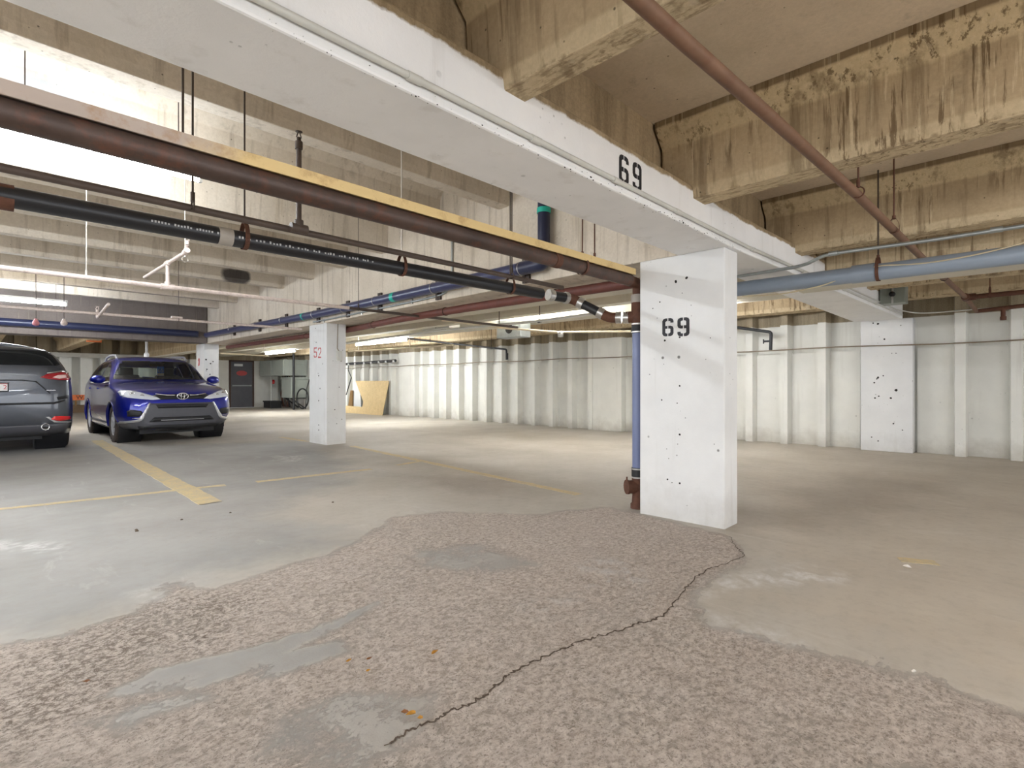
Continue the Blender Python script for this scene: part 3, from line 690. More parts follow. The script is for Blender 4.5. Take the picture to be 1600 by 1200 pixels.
# ------------------------------------------------------------------ pipes
def hanger(top, c, axis, r, label, mat='rod', rod_r=.0045, clevis=True, strap='rust'):
    """threaded rod from top down to a clevis round a pipe of radius r at c"""
    c = Vector(c); t = thing('pipe_hanger', c, label, 'hanger', 'pipe hangers')
    zt = r + (.055 if clevis else .004)
    m = MB(); m.tube([(c.x, c.y, top), (c.x, c.y, c.z + zt)], rod_r, 8); obj('rod', m, mat, t)
    m = MB(); ax = Vector(axis).normalized(); sd = ax.cross(Vector((0, 0, 1)))
    if clevis:
        path = [c + Vector((0, 0, r + .055))]
        for k in range(13):
            a = math.radians(-50 + 280 * k / 12 + 40)
            path.append(c + (sd * math.cos(a - math.pi / 2 + math.radians(-90)) + Vector((0, 0, math.sin(a - math.pi / 2 + math.radians(-90))))) * (r + .004))
        # strap: vertical loop of flat bar
        ring = [c + sd * ((r + .005) * math.sin(a)) + Vector((0, 0, (r + .005) * math.cos(a) if math.cos(a) < 0 else (r + .05) * math.cos(a))) for a in [2 * math.pi * k / 24 for k in range(25)]]
        for i in range(24):
            a, b = ring[i], ring[i + 1]; nr = (a - c).normalized() * .002; w = ax * .012
            m.add([a - w, a + w, b + w, b - w, a - w + nr, a + w + nr, b + w + nr, b - w + nr], [(0, 1, 2, 3), (4, 7, 6, 5), (0, 4, 5, 1), (2, 6, 7, 3), (0, 3, 7, 4), (1, 5, 6, 2)])
        m.tube([c + Vector((0, 0, r + .07)), c + Vector((0, 0, r + .045))], .011, 6)
        obj('clevis', m, strap, t)
    else:
        m.ring(c, ax, r + .004, .004, 18, 6); m.tube([c + Vector((0, 0, r)), c + Vector((0, 0, r + .045))], .010, 8); obj('ring', m, mat, t)
    return t
def sprinkler(mb, p, up=1, s=1.):
    """head: frame arms and deflector"""
    p = Vector(p); z = Vector((0, 0, up * s))
    mb.tube([p, p + z * .025], .011 * s, 8); mb.tube([p + z * .025 + Vector((.012 * s, 0, 0)), p + z * .05 + Vector((.004 * s, 0, 0))], .003 * s, 6)
    mb.tube([p + z * .025 - Vector((.012 * s, 0, 0)), p + z * .05 - Vector((.004 * s, 0, 0))], .003 * s, 6)
    mb.lathe(p + z * .052, z, [(0, 0), (.017 * s, .001), (.017 * s, .003), (0, .003)], 12)

# big dark steel pipe with the yellow channel on top of it
t = thing('steel_pipe', (0, 2.396, 1.99), 'thick dark brown steel pipe running to the nearest column under the yellowed channel', 'pipe')
m = MB(); m.tube([(-6, 2.396, 1.99), (3.93, 2.396, 1.99)], .050, 22); obj('barrel', m, 'steel_dark', t)
m = MB(); m.tube([(2.9, 2.396, 1.99), (2.96, 2.396, 1.99)], .054, 22); obj('coupling', m, 'rust', t)
m = MB(); m.box(-6, 3.95, 2.345, 2.353, 2.030, 2.083); m.box(-6, 3.95, 2.353, 2.43, 2.075, 2.083); m.box(-6, 3.95, 2.353, 2.40, 2.038, 2.044)
tag(obj('steel_channel', m, 'yellow', None, .002), 'yellowed steel channel lying along the top of the thick dark pipe', 'channel')
hanger(3.6, (.63, 2.55, 2.06), (1, 0, 0), .02, 'hanger with two rods at upper left, clamp on top of the yellowed channel', 'rod', .005, False)
for px_, lab, yy_, zz_, r_ in ((910, 'rusty strap hanger round the thick dark pipe close to the nearest column', 2.396, 1.99, .051), (929, 'short rod with a small clamp on the yellowed channel close to the nearest column', 2.41, 2.075, .015)):
    q = at_y(px_, 430, yy_); hanger(3.6, (q.x, yy_, zz_), (1, 0, 0), r_, lab, 'rust', .005, r_ > .04)
# thin brown pipe with a riser and upright head
yT, zT = 2.83, 1.95
t = thing('sprinkler_pipe', (1.26, yT, zT), 'thin brown pipe with an upright sprinkler riser, between the thick pipe and the black drain', 'pipe')
m = MB(); m.tube([(-6, yT, zT), (3.62, yT + .05, zT - .005)], .0185, 12); obj('barrel', m, 'steel_thin', t)
m = MB(); px = at_y(467, 355, yT); m.tube([(px.x, yT, zT), (px.x, yT, 2.40)], .014, 10); obj('riser', m, 'steel_thin', t)
m = MB(); m.tube([(px.x - .045, yT, zT), (px.x + .045, yT, zT)], .026, 12); m.tube([(px.x, yT, zT), (px.x, yT, zT + .045)], .024, 12); obj('tee_fitting', m, 'steel_thin', t)
m = MB(); m.tube([(px.x, yT, 2.385), (px.x, yT, 2.425)], .020, 12); obj('reducer', m, 'steel_thin', t)
m = MB(); sprinkler(m, (px.x, yT, 2.42), 1, 1.1); obj('sprinkler_head', m, 'rod', t)
hanger(3.6, (.74, yT, zT), (1, 0, 0), .0185, 'rod hanger with a flat clip on the thin brown pipe at upper left', 'rod', .005, False)
hanger(3.6, (2.96, yT + .03, zT), (1, 0, 0), .0185, 'rod hanger on the thin brown pipe near the nearest column', 'rod', .005, False)
# black drain pipe joining the riser
yD, zD = 3.10, 1.90
t = thing('drain_pipe', (1, yD, zD), 'black plastic drain pipe with white print that drops to the riser at the nearest column', 'pipe')
m = MB(); m.tube([(-5, yD + .06, zD + .01), (1, yD, zD), (3.52, yD - .06, zD)], .046, 20); obj('barrel', m, 'abs', t)
p_a, p_b, p_c, p_d = Vector((3.52, 3.04, 1.90)), Vector((3.86, 2.96, 1.885)), Vector((4.02, 2.66, 1.70)), Vector((4.10, 2.47, 1.69))
m = MB(); m.tube([p_a.lerp(p_b, .35), p_b.lerp(p_a, .2)], .044, 18); obj('pipe_stub', m, 'abs', t)
m = MB(); m.tube([p_b.lerp(p_a, .22), p_b, p_b.lerp(p_c, .25)], .046, 18, True, .06); obj('elbow', m, 'rust', t)
m = MB(); m.tube([p_b.lerp(p_c, .2), p_c.lerp(p_b, .22)], .042, 18); obj('sloped_pipe', m, 'abs', t)
m = MB(); m.tube([p_c.lerp(p_b, .24), p_c, p_c.lerp(p_d, .4)], .046, 18, True, .06); obj('elbow', m, 'rust', t)
for a, b, k0, k1 in ((p_a, p_b, .22, .38), (p_a, p_b, .74, .86), (p_b, p_c, .17, .30), (p_c, p_b, .16, .30), (p_c, p_d, .30, .55), (p_c, p_d, .62, .85)):
    m = MB(); m.tube([a.lerp(b, k0), a.lerp(b, k1)], .051, 18)
    m.tube([a.lerp(b, k0 + .02), a.lerp(b, k0 + .05)], .054, 18); m.tube([a.lerp(b, k1 - .05), a.lerp(b, k1 - .02)], .054, 18); obj('clamp', m, 'clamp', t)
m = MB(); q = at_y(351, 373, yD); m.tube([(q.x - .035, yD, zD), (q.x + .035, yD, zD)], .0475, 20); obj('tape_band', m, 'band', t)
m = MB()
for i in range(46):
    x = 1.02 + i * .018 + rnd.uniform(-.003, .003)
    if i % 9 in (4, 8): continue
    hgt = rnd.uniform(.007, .014); a = -2.2
    yy_ = yD - .024 * (x - 1) - .0463 * math.cos(.12); m.box(x, x + .009, yy_ - .0006, yy_ + .002, zD - .006, zD - .006 + hgt)
for i in range(26):
    x = .62 + i * .014
    if i % 7 == 6: continue
    m.box(x, x + .008, yD - .0466 + .01 * (1 - x) , yD - .044 + .01 * (1 - x), zD - .004, zD + .004 + rnd.uniform(0, .005))
obj('printed_marking', m, 'abs_print', t)['kind'] = 'stuff'
for (px_, py_, lab) in ((384, 378, 'rusty clevis hanger on the black drain pipe, first right of the grey tape band'), (627, 425, 'rusty clevis hanger on the black drain pipe, middle of three'), (793, 452, 'rusty clevis hanger on the black drain pipe nearest the column')):
    q = at_y(px_, py_, yD - .02); hanger(3.62, (q.x, yD - .024 * (q.x - 1), zD), (1, 0, 0), .046, lab, 'rod_light' if px_ == 627 else 'rod', .005)
m = MB(); q = at_y(4, 320, yD + .02); m.tube([(q.x - .03, yD + .02, zD), (q.x + .035, yD + .02, zD)], .056, 20); obj('coupling', m, 'rust', t)
# riser beside the nearest column
t = thing('drain_riser', (4.13, 2.435, 0), 'slate blue plastic riser standing on rusty iron fittings beside the nearest column', 'pipe')
RX, RY = 4.12, 2.425
m = MB(); m.tube([(RX, RY, .36), (RX, RY, 1.60)], .050, 22); obj('plastic_pipe', m, 'riser_blue', t)
m = MB(); m.tube([(RX, RY, 1.55), (RX, RY, 1.64)], .056, 22); obj('sleeve', m, 'rubber_black', t)
m = MB(); m.tube([(RX, RY, .27), (RX, RY, .36)], .057, 22); obj('sleeve', m, 'rubber_black', t)
for z in (.275, .35, 1.56, 1.63): m = MB(); m.tube([(RX, RY, z - .006), (RX, RY, z + .006)], .060, 22); obj('clamp', m, 'clamp', t)
m = MB(); m.tube([(RX, RY, 0), (RX, RY, .04), (RX, RY, .045), (RX, RY, .12), (RX, RY, .27)], [.066, .066, .055, .050, .054], 20)
m.tube([(RX, RY, .19), (RX - .075, RY + .06, .19)], .058, 18); m.tube([(RX - .07, RY + .056, .19), (RX - .085, RY + .067, .19)], .064, 18); m.tube([(RX - .08, RY + .064, .25), (RX - .08, RY + .064, .28)], .008, 6); obj('cleanout_fitting', m, 'rust', t)
m = MB(); m.tube([(RX, RY, 1.62), (RX, RY, 1.86)], .058, 20); m.tube([(RX, RY, 1.70), tuple(p_c.lerp(p_d, .7))], .050, 18); obj('wye_fitting', m, 'rust', t)
m = MB(); m.tube([(RX, RY, 1.82), (RX, RY, 1.89)], .062, 20); obj('clamp', m, 'band', t)
m = MB(); m.tube([(RX, RY, 1.86), (RX, RY, 1.99), (RX - .2, RY - .01, 1.99)], .048, 18, True, .07); obj('elbow', m, 'rust', t)

# white sprinkler pipe across the left bay with swing arm
zW = 2.08; yW = 6.18
t = thing('sprinkler_pipe', (1, yW, zW), 'pinkish white sprinkler pipe with an angled arm, crossing the left bay', 'pipe')
m = MB(); m.tube([(-6, yW - .12, zW), (1.4, yW, zW), (3.4, yW + .03, zW)], .022, 12); obj('barrel', m, 'spr_white', t)
tee = at_y(262, 450, yW); tx = tee.x
m = MB(); m.tube([(tx, yW, zW), (tx, yW, zW + .23)], .018, 10); obj('riser', m, 'spr_white', t)
m = MB(); m.tube([(tx, yW + 1.0, zW + .24), (tx, yW - .62, zW + .24), (tx, yW - .68, zW + .30)], .017, 10, True, .03); obj('arm', m, 'spr_white', t)
m = MB(); m.tube([(tx - .06, yW, zW), (tx + .06, yW, zW)], .031, 12); m.tube([(tx, yW, zW), (tx, yW, zW + .05)], .028, 12); obj('tee_fitting', m, 'spr_white', t)
m = MB(); m.tube([(tx, yW - .05, zW + .24), (tx, yW + .05, zW + .24)], .026, 12); obj('tee_fitting', m, 'spr_white', t)
m = MB(); m.tube([(tx, yW - .60, zW + .24), (tx, yW - .69, zW + .25)], .025, 12); obj('elbow', m, 'spr_white', t)
m = MB(); sprinkler(m, (tx, yW - .68, zW + .30), 1, 1.5); obj('sprinkler_head', m, 'spr_white', t)
m = MB(); m.tube([(3.4, yW + .03, zW), (5.7, yW + .06, zW), (6.6, yW + .06, zW)], .019, 10); obj('barrel_end', m, 'steel_thin', t)
for px_, lab in ((135, 'pale rod hanger on the pinkish white sprinkler pipe, far left'), (276, 'pale rod hanger at the swing arm of the pinkish white pipe')):
    q = at_y(px_, 435, yW); hanger(3.62, (q.x, yW, zW) if px_ == 135 else (q.x, yW - .3, zW + .24), (1, 0, 0) if px_ == 135 else (0, 1, 0), .022, lab, 'rod_light', .005, False)
hanger(3.62, (at_y(560, 486, yW).x, yW, zW), (1, 0, 0), .02, 'thin rod hanger on the sprinkler pipe in front of the blue pipe', 'rod', .004, False)
# second, farther sprinkler pipe
y2, z2 = 9.6, 2.12
t = thing('sprinkler_pipe', (1, y2, z2), 'farther thin white sprinkler pipe above the blue car', 'pipe')
m = MB(); m.tube([(-6, y2, z2), (4.3, y2, z2)], .021, 10); obj('barrel', m, 'spr_white', t)
q = at_y(152, 495, y2); m = MB(); m.tube([(q.x, y2, z2), (q.x, y2 - .02, z2 - .06), (q.x + .02, y2 - .75, z2 + .06)], .02, 8); sprinkler(m, (q.x, y2, z2 + .02), 1, 1.6); obj('swing_arm', m, 'spr_white', t)
q = at_y(279, 497, y2); m = MB(); m.box(q.x - .1, q.x + .05, y2 - .03, y2 + .03, z2 + .02, z2 + .05); obj('pipe_clip', m, 'spr_white', t)
hanger(3.05, (q.x, y2, z2), (1, 0, 0), .021, 'rod hanger on the farther thin white sprinkler pipe', 'rod', .004, False)
for px_, mt, lab in ((56, 'pink_head', 'small pink capped sprinkler drop before the far navy pipe'), (100, 'spr_white', 'small white sprinkler drop before the far navy pipe')):
    q = at_y(px_, 505, 12.4); m = MB(); sprinkler(m, (q.x, 12.4, q.z + .08), -1, 2.2); m.lathe((q.x, 12.4, q.z - .05), (0, 0, 1), [(0, 0), (.045, .02), (.05, .06), (.02, .12), (0, .12)], 12)
    td = thing('sprinkler_drop', (q.x, 12.4, q.z), lab, 'sprinkler'); obj('cap', m, mt, td)
    m = MB(); m.tube([(q.x, 12.4, 3.64), (q.x, 12.4, q.z + .06)], .006, 8); obj('stem', m, 'rod', td)

# dark blue pipe on the second beam's face with brackets
def on_face(y, z, off=.10): return Vector((face2(y) - off, y, z))
t = thing('drain_pipe', tuple(on_face(6, 2.3)), 'dark blue plastic pipe strapped along the bare beam with a vertical drop', 'pipe')
pts = [on_face(3.40, 3.2, .09), on_face(3.40, 2.36, .09), on_face(3.62, 2.30, .09), on_face(9, 2.36), on_face(15.5, 2.40)]
m = MB(); m.tube([pts[2]] + [on_face(y, 2.30 + .06 * (y - 3.6) / 5.4 if y < 9 else 2.36 + .04 * (y - 9) / 6.5, .09) for y in np.linspace(3.62, 15.5, 14)][1:], .068, 18); obj('barrel', m, 'blue_pipe', t)
m = MB(); m.tube([pts[0], pts[1] + Vector((0, 0, .08))], .062, 18); obj('vertical_pipe', m, 'navy_pipe', t)
m = MB(); m.tube([pts[1] + Vector((0, 0, .1)), on_face(3.40, 2.30, .09), on_face(3.75, 2.302, .09)], .072, 18, True, .09); obj('elbow', m, 'navy_pipe', t)
for y, z, vert in ((3.40, 2.80, 1), (6.3, 2.33, 0), (9.6, 2.365, 0)):
    p = on_face(y, z, .09); m = MB(); m.tube([p, p + (Vector((0, 0, .05)) if vert else Vector((.004, .09, .001)))], .0705, 18); obj('label_ring', m, 'teal', t)
for y in (3.72, 5.35, 6.9, 8.0, 9.2, 10.6, 12, 13.6):
    z = 2.30 + .06 * (y - 3.6) / 5.4
    m = MB(); x = face2(y); m.box(x - .03, x + .002, y - .05, y - .005, z - .14, z + .13); m.box(x - .03, x + .002, y + .005, y + .05, z - .14, z + .13); obj('bracket', m, 'rod', t)
    m = MB(); m.ring(on_face(y, z, .09), (.06, 1, 0), .071, .006, 16, 6); obj('strap', m, 'clamp', t)
t = thing('drain_pipe', (0, 15.6, 2.45), 'navy blue pipe along the far cross beam above the cars', 'pipe')
zz_ = at_y(100, 508, 15.62).z
m = MB(); m.tube([(-7, 15.62, zz_ + .02), (4.2, 15.62, zz_ - .02)], .085, 16); obj('barrel', m, 'navy_pipe', t)
# conduit on beam 2
t = thing('conduit', tuple(on_face(5, 2.4)), 'thin grey conduit bending along the bottom of the bare beam', 'conduit')
c_ = at_x(706, 360, face2(5.0) - .02); yc = c_.y
m = MB(); m.tube([on_face(yc, 3.05, .018), on_face(yc, 2.32, .018), on_face(yc + .2, 2.235, .018)] + [on_face(y, 2.225 + .03 * (y - yc - .2) / 5, .018) for y in np.linspace(yc + .6, 9.4, 8)], .014, 8, True, .12); obj('tube_run', m, 'galv', t)
for y in (6, 7.5, 9): m = MB(); p = on_face(y, 2.235, .01); m.box(p.x - .012, p.x + .012, y - .012, y + .012, p.z - .03, p.z + .04); obj('strap', m, 'clamp', t)

# conduit along the white beam's right face
t = thing('conduit', (3, 1.545, 2.18), 'white painted conduit along the lower right edge of the white beam', 'conduit')
m = MB(); m.tube([(-7, 1.544, 2.185), (4.3, 1.544, 2.188), (10.2, 1.315, 2.19)], .013, 10); obj('tube_run', m, 'cond_white', t)
for x in (.45, 1.1, 1.75, 2.4, 3.1, 4.4, 5.6, 7, 8.5):
    m = MB(); yf = 1.544 - max(0, x - 4.3) * .0388; m.tube([(x - .03, yf, 2.186), (x + .03, yf - .001 * (x > 4.4), 2.186)], .0165, 10); obj('coupling', m, 'cond_white', t)
t = thing('conduit', (7, 1.545, 2.25), 'second thin white conduit on the white beam near the right wall', 'conduit')
m = MB(); m.tube([(6.0, 1.480, 2.235), (9.9, 1.330, 2.235), (10.35, 1.1, 2.20), (10.35, -.2, 2.21)], .010, 8, True, .2); obj('tube_run', m, 'cond_white', t)

# right bay: big grey pvc pipe, cable, light conduit, rusty pipe
xP, zP = 5.22, 2.025
t = thing('drain_pipe', (xP, 0, zP), 'large blue grey plastic pipe crossing the right bay', 'pipe')
m = MB(); m.tube([(xP + .03, -6, zP), (xP, .0, zP), (xP - .07, 2.6, zP - .01)], .068, 24); obj('barrel', m, 'pvc_grey', t)
q = at_x(1350, 432, xP); m = MB(); m.tube([(xP - .022, q.y - .08, zP), (xP - .024, q.y + .08, zP)], .076, 24); obj('coupling', m, 'pvc_grey', t)
q = at_x(1373, 425, xP); hanger(2.86, (xP - .025, q.y, zP - .003), (0, 1, 0), .069, 'rusty strap hanger around the large blue grey pipe', 'rod', .006)
m = MB(); cpts = [(1160, 463), (1190, 462), (1225, 459), (1260, 452), (1290, 445), (1330, 428), (1370, 415), (1430, 413), (1470, 408), (1520, 399), (1560, 390), (1600, 379), (1660, 360)]
m.tube([at_x(a, b, xP - .08) for a, b in cpts], .006, 6, True, .1); tag(obj('cable', m, 'cable'), 'thin cream cable draped along the large blue grey pipe', 'cable')
t = thing('conduit', (4.8, .8, 2.12), 'light grey conduit with an offset bend above the large blue grey pipe', 'conduit')
cpts = [(1100, 440, 4.96), (1165, 430, 4.95), (1245, 417, 4.92), (1262, 412, 4.9), (1285, 400, 4.7), (1302, 396, 4.6), (1450, 376, 4.6), (1600, 353, 4.6), (1750, 330, 4.6)]
m = MB(); m.tube([at_x(a, b, x) for a, b, x in cpts], .014, 10, True, .1); obj('tube_run', m, 'galv', t)
for a, b in ((1302, 396), (1557, 359)): m = MB(); q = at_x(a, b, 4.6); m.tube([q - Vector((0, .03, 0)), q + Vector((0, .03, 0))], .019, 10); obj('coupling', m, 'galv', t)
t = thing('sprinkler_pipe', (3, .69, 2.2), 'long rusty brown pipe running diagonally overhead in the right bay', 'pipe')
rp = [(-3, .95, 2.2), (1.6, .772, 2.2), (2.27, .736, 2.2), (3.6, .673, 2.2), (5.83, .60, 2.2), (8.75, .475, 2.19), (10.0, .43, 2.14)]
m = MB(); m.tube(rp, .026, 16); obj('barrel', m, 'rust_pipe', t)
tj = Vector((8.72, .477, 2.19)); m = MB(); m.tube([tj - Vector((.1, 0, 0)), tj + Vector((.1, 0, 0))], .042, 12); m.tube([tj, tj - Vector((0, .1, 0))], .042, 12); obj('tee_fitting', m, 'rust', t)
m = MB(); m.tube([tj - Vector((0, .06, 0)), tj + Vector((0, -3, .03))], .030, 12); obj('branch', m, 'rust', t)
e = Vector(rp[-1]); m = MB(); m.tube([e, e + Vector((0, -.5, .03))], .028, 10); m.tube([e + Vector((0, -.28, .02)), e + Vector((0, -.28, -.13))], .026, 10); m.tube([e + Vector((0, -.28, -.1)), e + Vector((0, -.28, -.15))], .034, 10); obj('drop', m, 'rust', t)
for px_, py_, x, z0, lab in ((1341, 303, 3.57, 2.34, 'ring hanger on the rusty diagonal pipe below the stained joist'), (1390, 350, 4.62, 2.86, 'hook hanger on the rusty diagonal pipe, lower of two near the right')):
    q = at_y(px_, py_, .66); hanger(ZJ + .01 if x < 4 else ZS, (q.x, .66 if x < 4 else .635, 2.2), (1, 0, 0), .026, lab, 'rust', .005, x > 4)
hanger(ZS, (7.0, .552, 2.197), (1, -.04, 0), .026, 'thin rod hanger on the rusty pipe beyond the blue grey pipe', 'rod', .005, False)
hanger(ZS, (8.72, .25, 2.195), (0, 1, 0), .03, 'rusty hanger beside the pipe tee near the right wall', 'rust', .006)

# electrical box beside the white beam
t = thing('junction_box', (8.9, 1.23, 2.35), 'grey green metal box on the white beam near the right wall', 'box')
m = MB(); m.box(8.72, 8.98, 1.09, 1.375, 2.20, 2.58); obj('enclosure', m, 'box_green', t, .006)
m = MB(); m.tube([(8.71, 1.23, 2.44), (8.71, 1.23, 2.2)], .012, 8); obj('lever', m, 'clamp', t)
m = MB(); m.lathe((8.70, 1.23, 2.32), (1, 0, 0), [(0, -.02), (.035, -.02), (.035, .02)], 14); obj('knob', m, 'rubber_black', t)

# conduit along the right wall
t = thing('conduit', (XW - .02, 5, 1.72), 'thin dull conduit running along the ribbed white wall', 'conduit')
m = MB(); m.tube([(XW - .045, y, 1.725 - .010 * math.sin(y * 2.1)) for y in np.linspace(-6.4, 22, 60)], .010, 8); obj('tube_run', m, 'cable_rust', t)
# stubs by the wall: black drops with valve
t = thing('sprinkler_pipe', (9.9, 3, 1.9), 'black pipe with an elbow drop and valve just right of the nearest column', 'pipe')
a, b, c_ = at_x(1125, 508, 9.9), at_x(1205, 519, 9.9), at_x(1204, 547, 9.9)
m = MB(); m.tube([a, b, c_], .028, 10, True, .05); obj('barrel', m, 'plastic_black', t)
m = MB(); q = at_x(1204, 533, 9.9); m.tube([q + Vector((0, .12, 0)), q], .018, 8); m.tube([q + Vector((0, .12, .04)), q + Vector((0, .12, -.04))], .012, 8); obj('valve', m, 'plastic_black', t)
m = MB(); m.tube([Vector((9.9, a.y, a.z)).lerp(b, .3), Vector((9.9, a.lerp(b, .3).y, ZS))], .008, 6); obj('rod', m, 'rod', t)
t = thing('sprinkler_pipe', (9.4, 8, 1.9), 'dark thin pipe with a short drop before the ribbed wall, centre of the far bay', 'pipe')
a, b, c_ = at_x(617, 527, 9.6), at_x(791, 546, 9.6), at_x(792, 561, 9.6)
m = MB(); m.tube([a, b, c_], .026, 10, True, .04); m.tube([at_x(792, 552, 9.6), at_x(792, 562, 9.6)], .036, 10); obj('barrel', m, 'plastic_black', t)
for px_, py_, px2, lab in ((672, 533, 0, 'short rod hanger on the dark far pipe, left one'), (768, 543.5, 0, 'short rod hanger on the dark far pipe near its drop')):
    q = at_x(px_, py_, 9.6); hanger(ZS, q, (0, 1, 0), .026, lab, 'rod', .006, False)
# far bay thin lines under the painted joists
t = thing('sprinkler_pipe', (6.6, 6, 2.2), 'brown pipe slanting across the far bay below the painted joist', 'pipe')
pl = [at_z(560, 513, 2.02), at_z(700, 532, 1.98) ]
m = MB(); m.tube([at_z(540, 536, 2.12), at_z(690, 516, 2.12), at_z(840, 502, 2.12), at_z(945, 488, 2.12)], .022, 10); obj('barrel', m, 'cond_white', t)
q = at_z(843, 501.5, 2.12); m = MB(); m.tube([q, (q.x, q.y, ZS)], .008, 6); obj('rod', m, 'rod', t)
m = MB(); m.tube([at_z(841, 502, 2.12), at_z(845, 501.5, 2.12)], .03, 8); obj('coupling', m, 'plastic_black', t)
t = thing('sprinkler_pipe', (7, 8, 2.1), 'cream pipe in the far bay with a bent end left of the nearest column', 'pipe')
m = MB(); m.tube([at_z(690, 500, 2.2), at_z(780, 512, 2.12), at_z(872, 519, 2.05), at_z(985, 518, 2.0)], .020, 10); obj('barrel', m, 'cond_cream', t)
q = at_z(780, 512, 2.12); m = MB(); m.tube([q, (q.x, q.y, ZS)], .008, 6); obj('rod', m, 'rod', t)
m = MB(); m.lathe(at_z(876, 522, 2.0), (0, 0, 1), [(0, -.06), (.05, -.05), (.055, .05), (0, .06)], 12); obj('end_fitting', m, 'clamp', t)
t = thing('sprinkler_pipe', (8.3, 14, 2), 'peach coloured thin pipe running to the far wall above the plywood', 'pipe')
m = MB(); m.tube([at_z(344, 552, 2.0), at_z(420, 556, 2.0)], .025, 8); obj('barrel', m, 'cond_cream', t)
m = MB(); m.tube([at_z(545, 549.5, 2.0), at_z(620, 545, 2.0), at_z(708, 539, 2.0)], .024, 8); obj('barrel', m, 'cond_cream', t)
for a_ in ((413, 555.6), (560, 548.6), (640, 543.7)): q = at_z(*a_, 2.0); m = MB(); m.tube([q, (q.x, q.y, ZS)], .009, 6); obj('rod', m, 'rod_light', t)
# red brown pipe behind the second beam
t = thing('drain_pipe', (4.8, 6, 2.05), 'red brown pipe slung under the far edge of the bare beam', 'pipe')
m = MB(); rpp = [(4.38, 2.6, 2.06), (4.45, 5, 2.08), (4.62, 7, 2.10), (4.95, 8.8, 2.12), (4.985, 10, 2.12), (4.985, 15.8, 2.12)]; m.tube(rpp, .052, 16, True, .5); obj('barrel', m, 'red_pipe', t)
for y in (3.6, 5.6, 7.9, 10.9): m = MB(); x = float(np.interp(y, [p[1] for p in rpp], [p[0] for p in rpp])); z = float(np.interp(y, [p[1] for p in rpp], [p[2] for p in rpp])); m.ring((x, y, z), (.05, 1, 0), .056, .005, 16, 6); obj('strap', m, 'rod', t)
# galvanised boxes in the far bay
for (px0, px1, py0, py1, x, lab) in ((776, 813, 497, 529, 7.5, 'galvanised box with a dark opening hanging in the far bay'), (659, 702, 504, 517, 7.2, 'small white and dark box under the far ceiling, left of the galvanised box')):
    a, b = at_x(px0, py1, x), at_x(px1, py0, x); t = thing('vent_box', ((a.x, (a.y + b.y) / 2, (a.z + b.z) / 2)), lab, 'box')
    m = MB(); m.box(x, x + .3, b.y, a.y, a.z, b.z); obj('casing', m, 'galv' if x > 7.3 else 'cond_white', t, .006)
    cy_, cz = (a.y + b.y) / 2, (a.z + b.z) / 2; r = .28 * (b.z - a.z)
    m = MB(); m.lathe((x - .004, cy_ - .02, cz), (1, 0, 0), [(0, 0), (r, 0), (r * 1.1, .02)], 16); obj('opening', m, 'hole', t)
    m = MB(); m.tube([(x + .15, cy_, b.z - .01), (x + .15, cy_, ZS)], .008, 6); obj('rod', m, 'rod', t)

# ------------------------------------------------------------------ electrical corner, plywood and boards
t = thing('electrical_cabinet', (9.95, 24, 1.6), 'wide grey electrical cabinet high on the far wall', 'cabinet')
m = MB(); m.box(9.35, 10.38, 22.6, 25.3, 1.46, 2.16); obj('enclosure', m, 'cabinet', t, .01)
for y0, y1 in ((22.65, 23.9), (23.95, 25.25)): m = MB(); m.box(9.335, 9.36, y0, y1, 1.5, 2.12); obj('cover', m, 'cabinet', t, .004)
m = MB(); m.box(9.4, 10.33, 22.585, 22.61, 1.52, 1.95); obj('cover', m, 'cabinet', t, .004)
m = MB(); m.box(9.4, 10.33, 22.585, 22.61, 1.98, 2.13); obj('cover', m, 'cabinet', t, .004)
t = thing('transformer', (10.0, 23.2, .6), 'grey transformer box on black brackets under the electrical cabinet', 'transformer')
m = MB(); m.box(9.62, 10.36, 22.5, 23.5, .50, 1.30); obj('enclosure', m, 'cabinet', t, .01)
m = MB(); m.box(9.58, 10.37, 22.46, 23.54, 1.30, 1.40); obj('lid', m, 'cabinet', t, .01)
for y in (22.7, 23.3):
    m = MB(); m.bar((9.7, y, .48), (10.30, y, .04), .05, .05, (0, 1, 0)); m.box(9.66, 10.36, y - .03, y + .03, .46, .50); obj('bracket', m, 'plastic_black', t)
t = thing('pipe_cluster', (9.9, 24.4, 0), 'tangle of dark pipes and valves on the wall left of the grey transformer', 'pipes')
for i in range(6):
    y = 23.75 + .16 * i; m = MB(); pts_ = [Vector((10.2 - .05 * (i % 3), y, 1.44)), Vector((10.15, y - .1, 1.1 + .1 * (i % 2))), Vector((10.0 + .06 * (i % 2), y + .1, .7)), Vector((10.1, y, .05))]
    m.tube(pts_, .035, 8, True, .1); obj('pipe', m, ('plastic_black', 'rust', 'steel_dark')[i % 3], t)
m = MB(); m.lathe((9.85, 25.0, 1.2), (-1, 0, 0), [(0, -.04), (.1, -.04), (.1, .04), (0, .04)], 14); obj('red_valve', m, 'reflector_red', t)
m = MB(); m.tube([(9.75, 24.95, 1.5), (9.75, 24.95, .1)], .03, 8); obj('pipe', m, 'cond_white', t)
t = thing('tool_crate', (9.7, 24.7, 0), 'low black crate on the floor beside the far door', 'crate')
m = MB(); m.box(9.45, 9.95, 24.3, 25.1, 0, .30); obj('shell', m, 'plastic_black', t, .02)
m = MB(); m.box(9.43, 9.97, 24.28, 25.12, .27, .33); obj('rim', m, 'plastic_black', t)
t = thing('hose_reel', (9.8, 21.7, .5), 'coiled black hose by the wall left of the column marked 52', 'hose')
m = MB(); m.ring((9.85, 21.9, .48), (1, .15, 0), .42, .03, 28, 8); obj('coil', m, 'rubber_black', t)
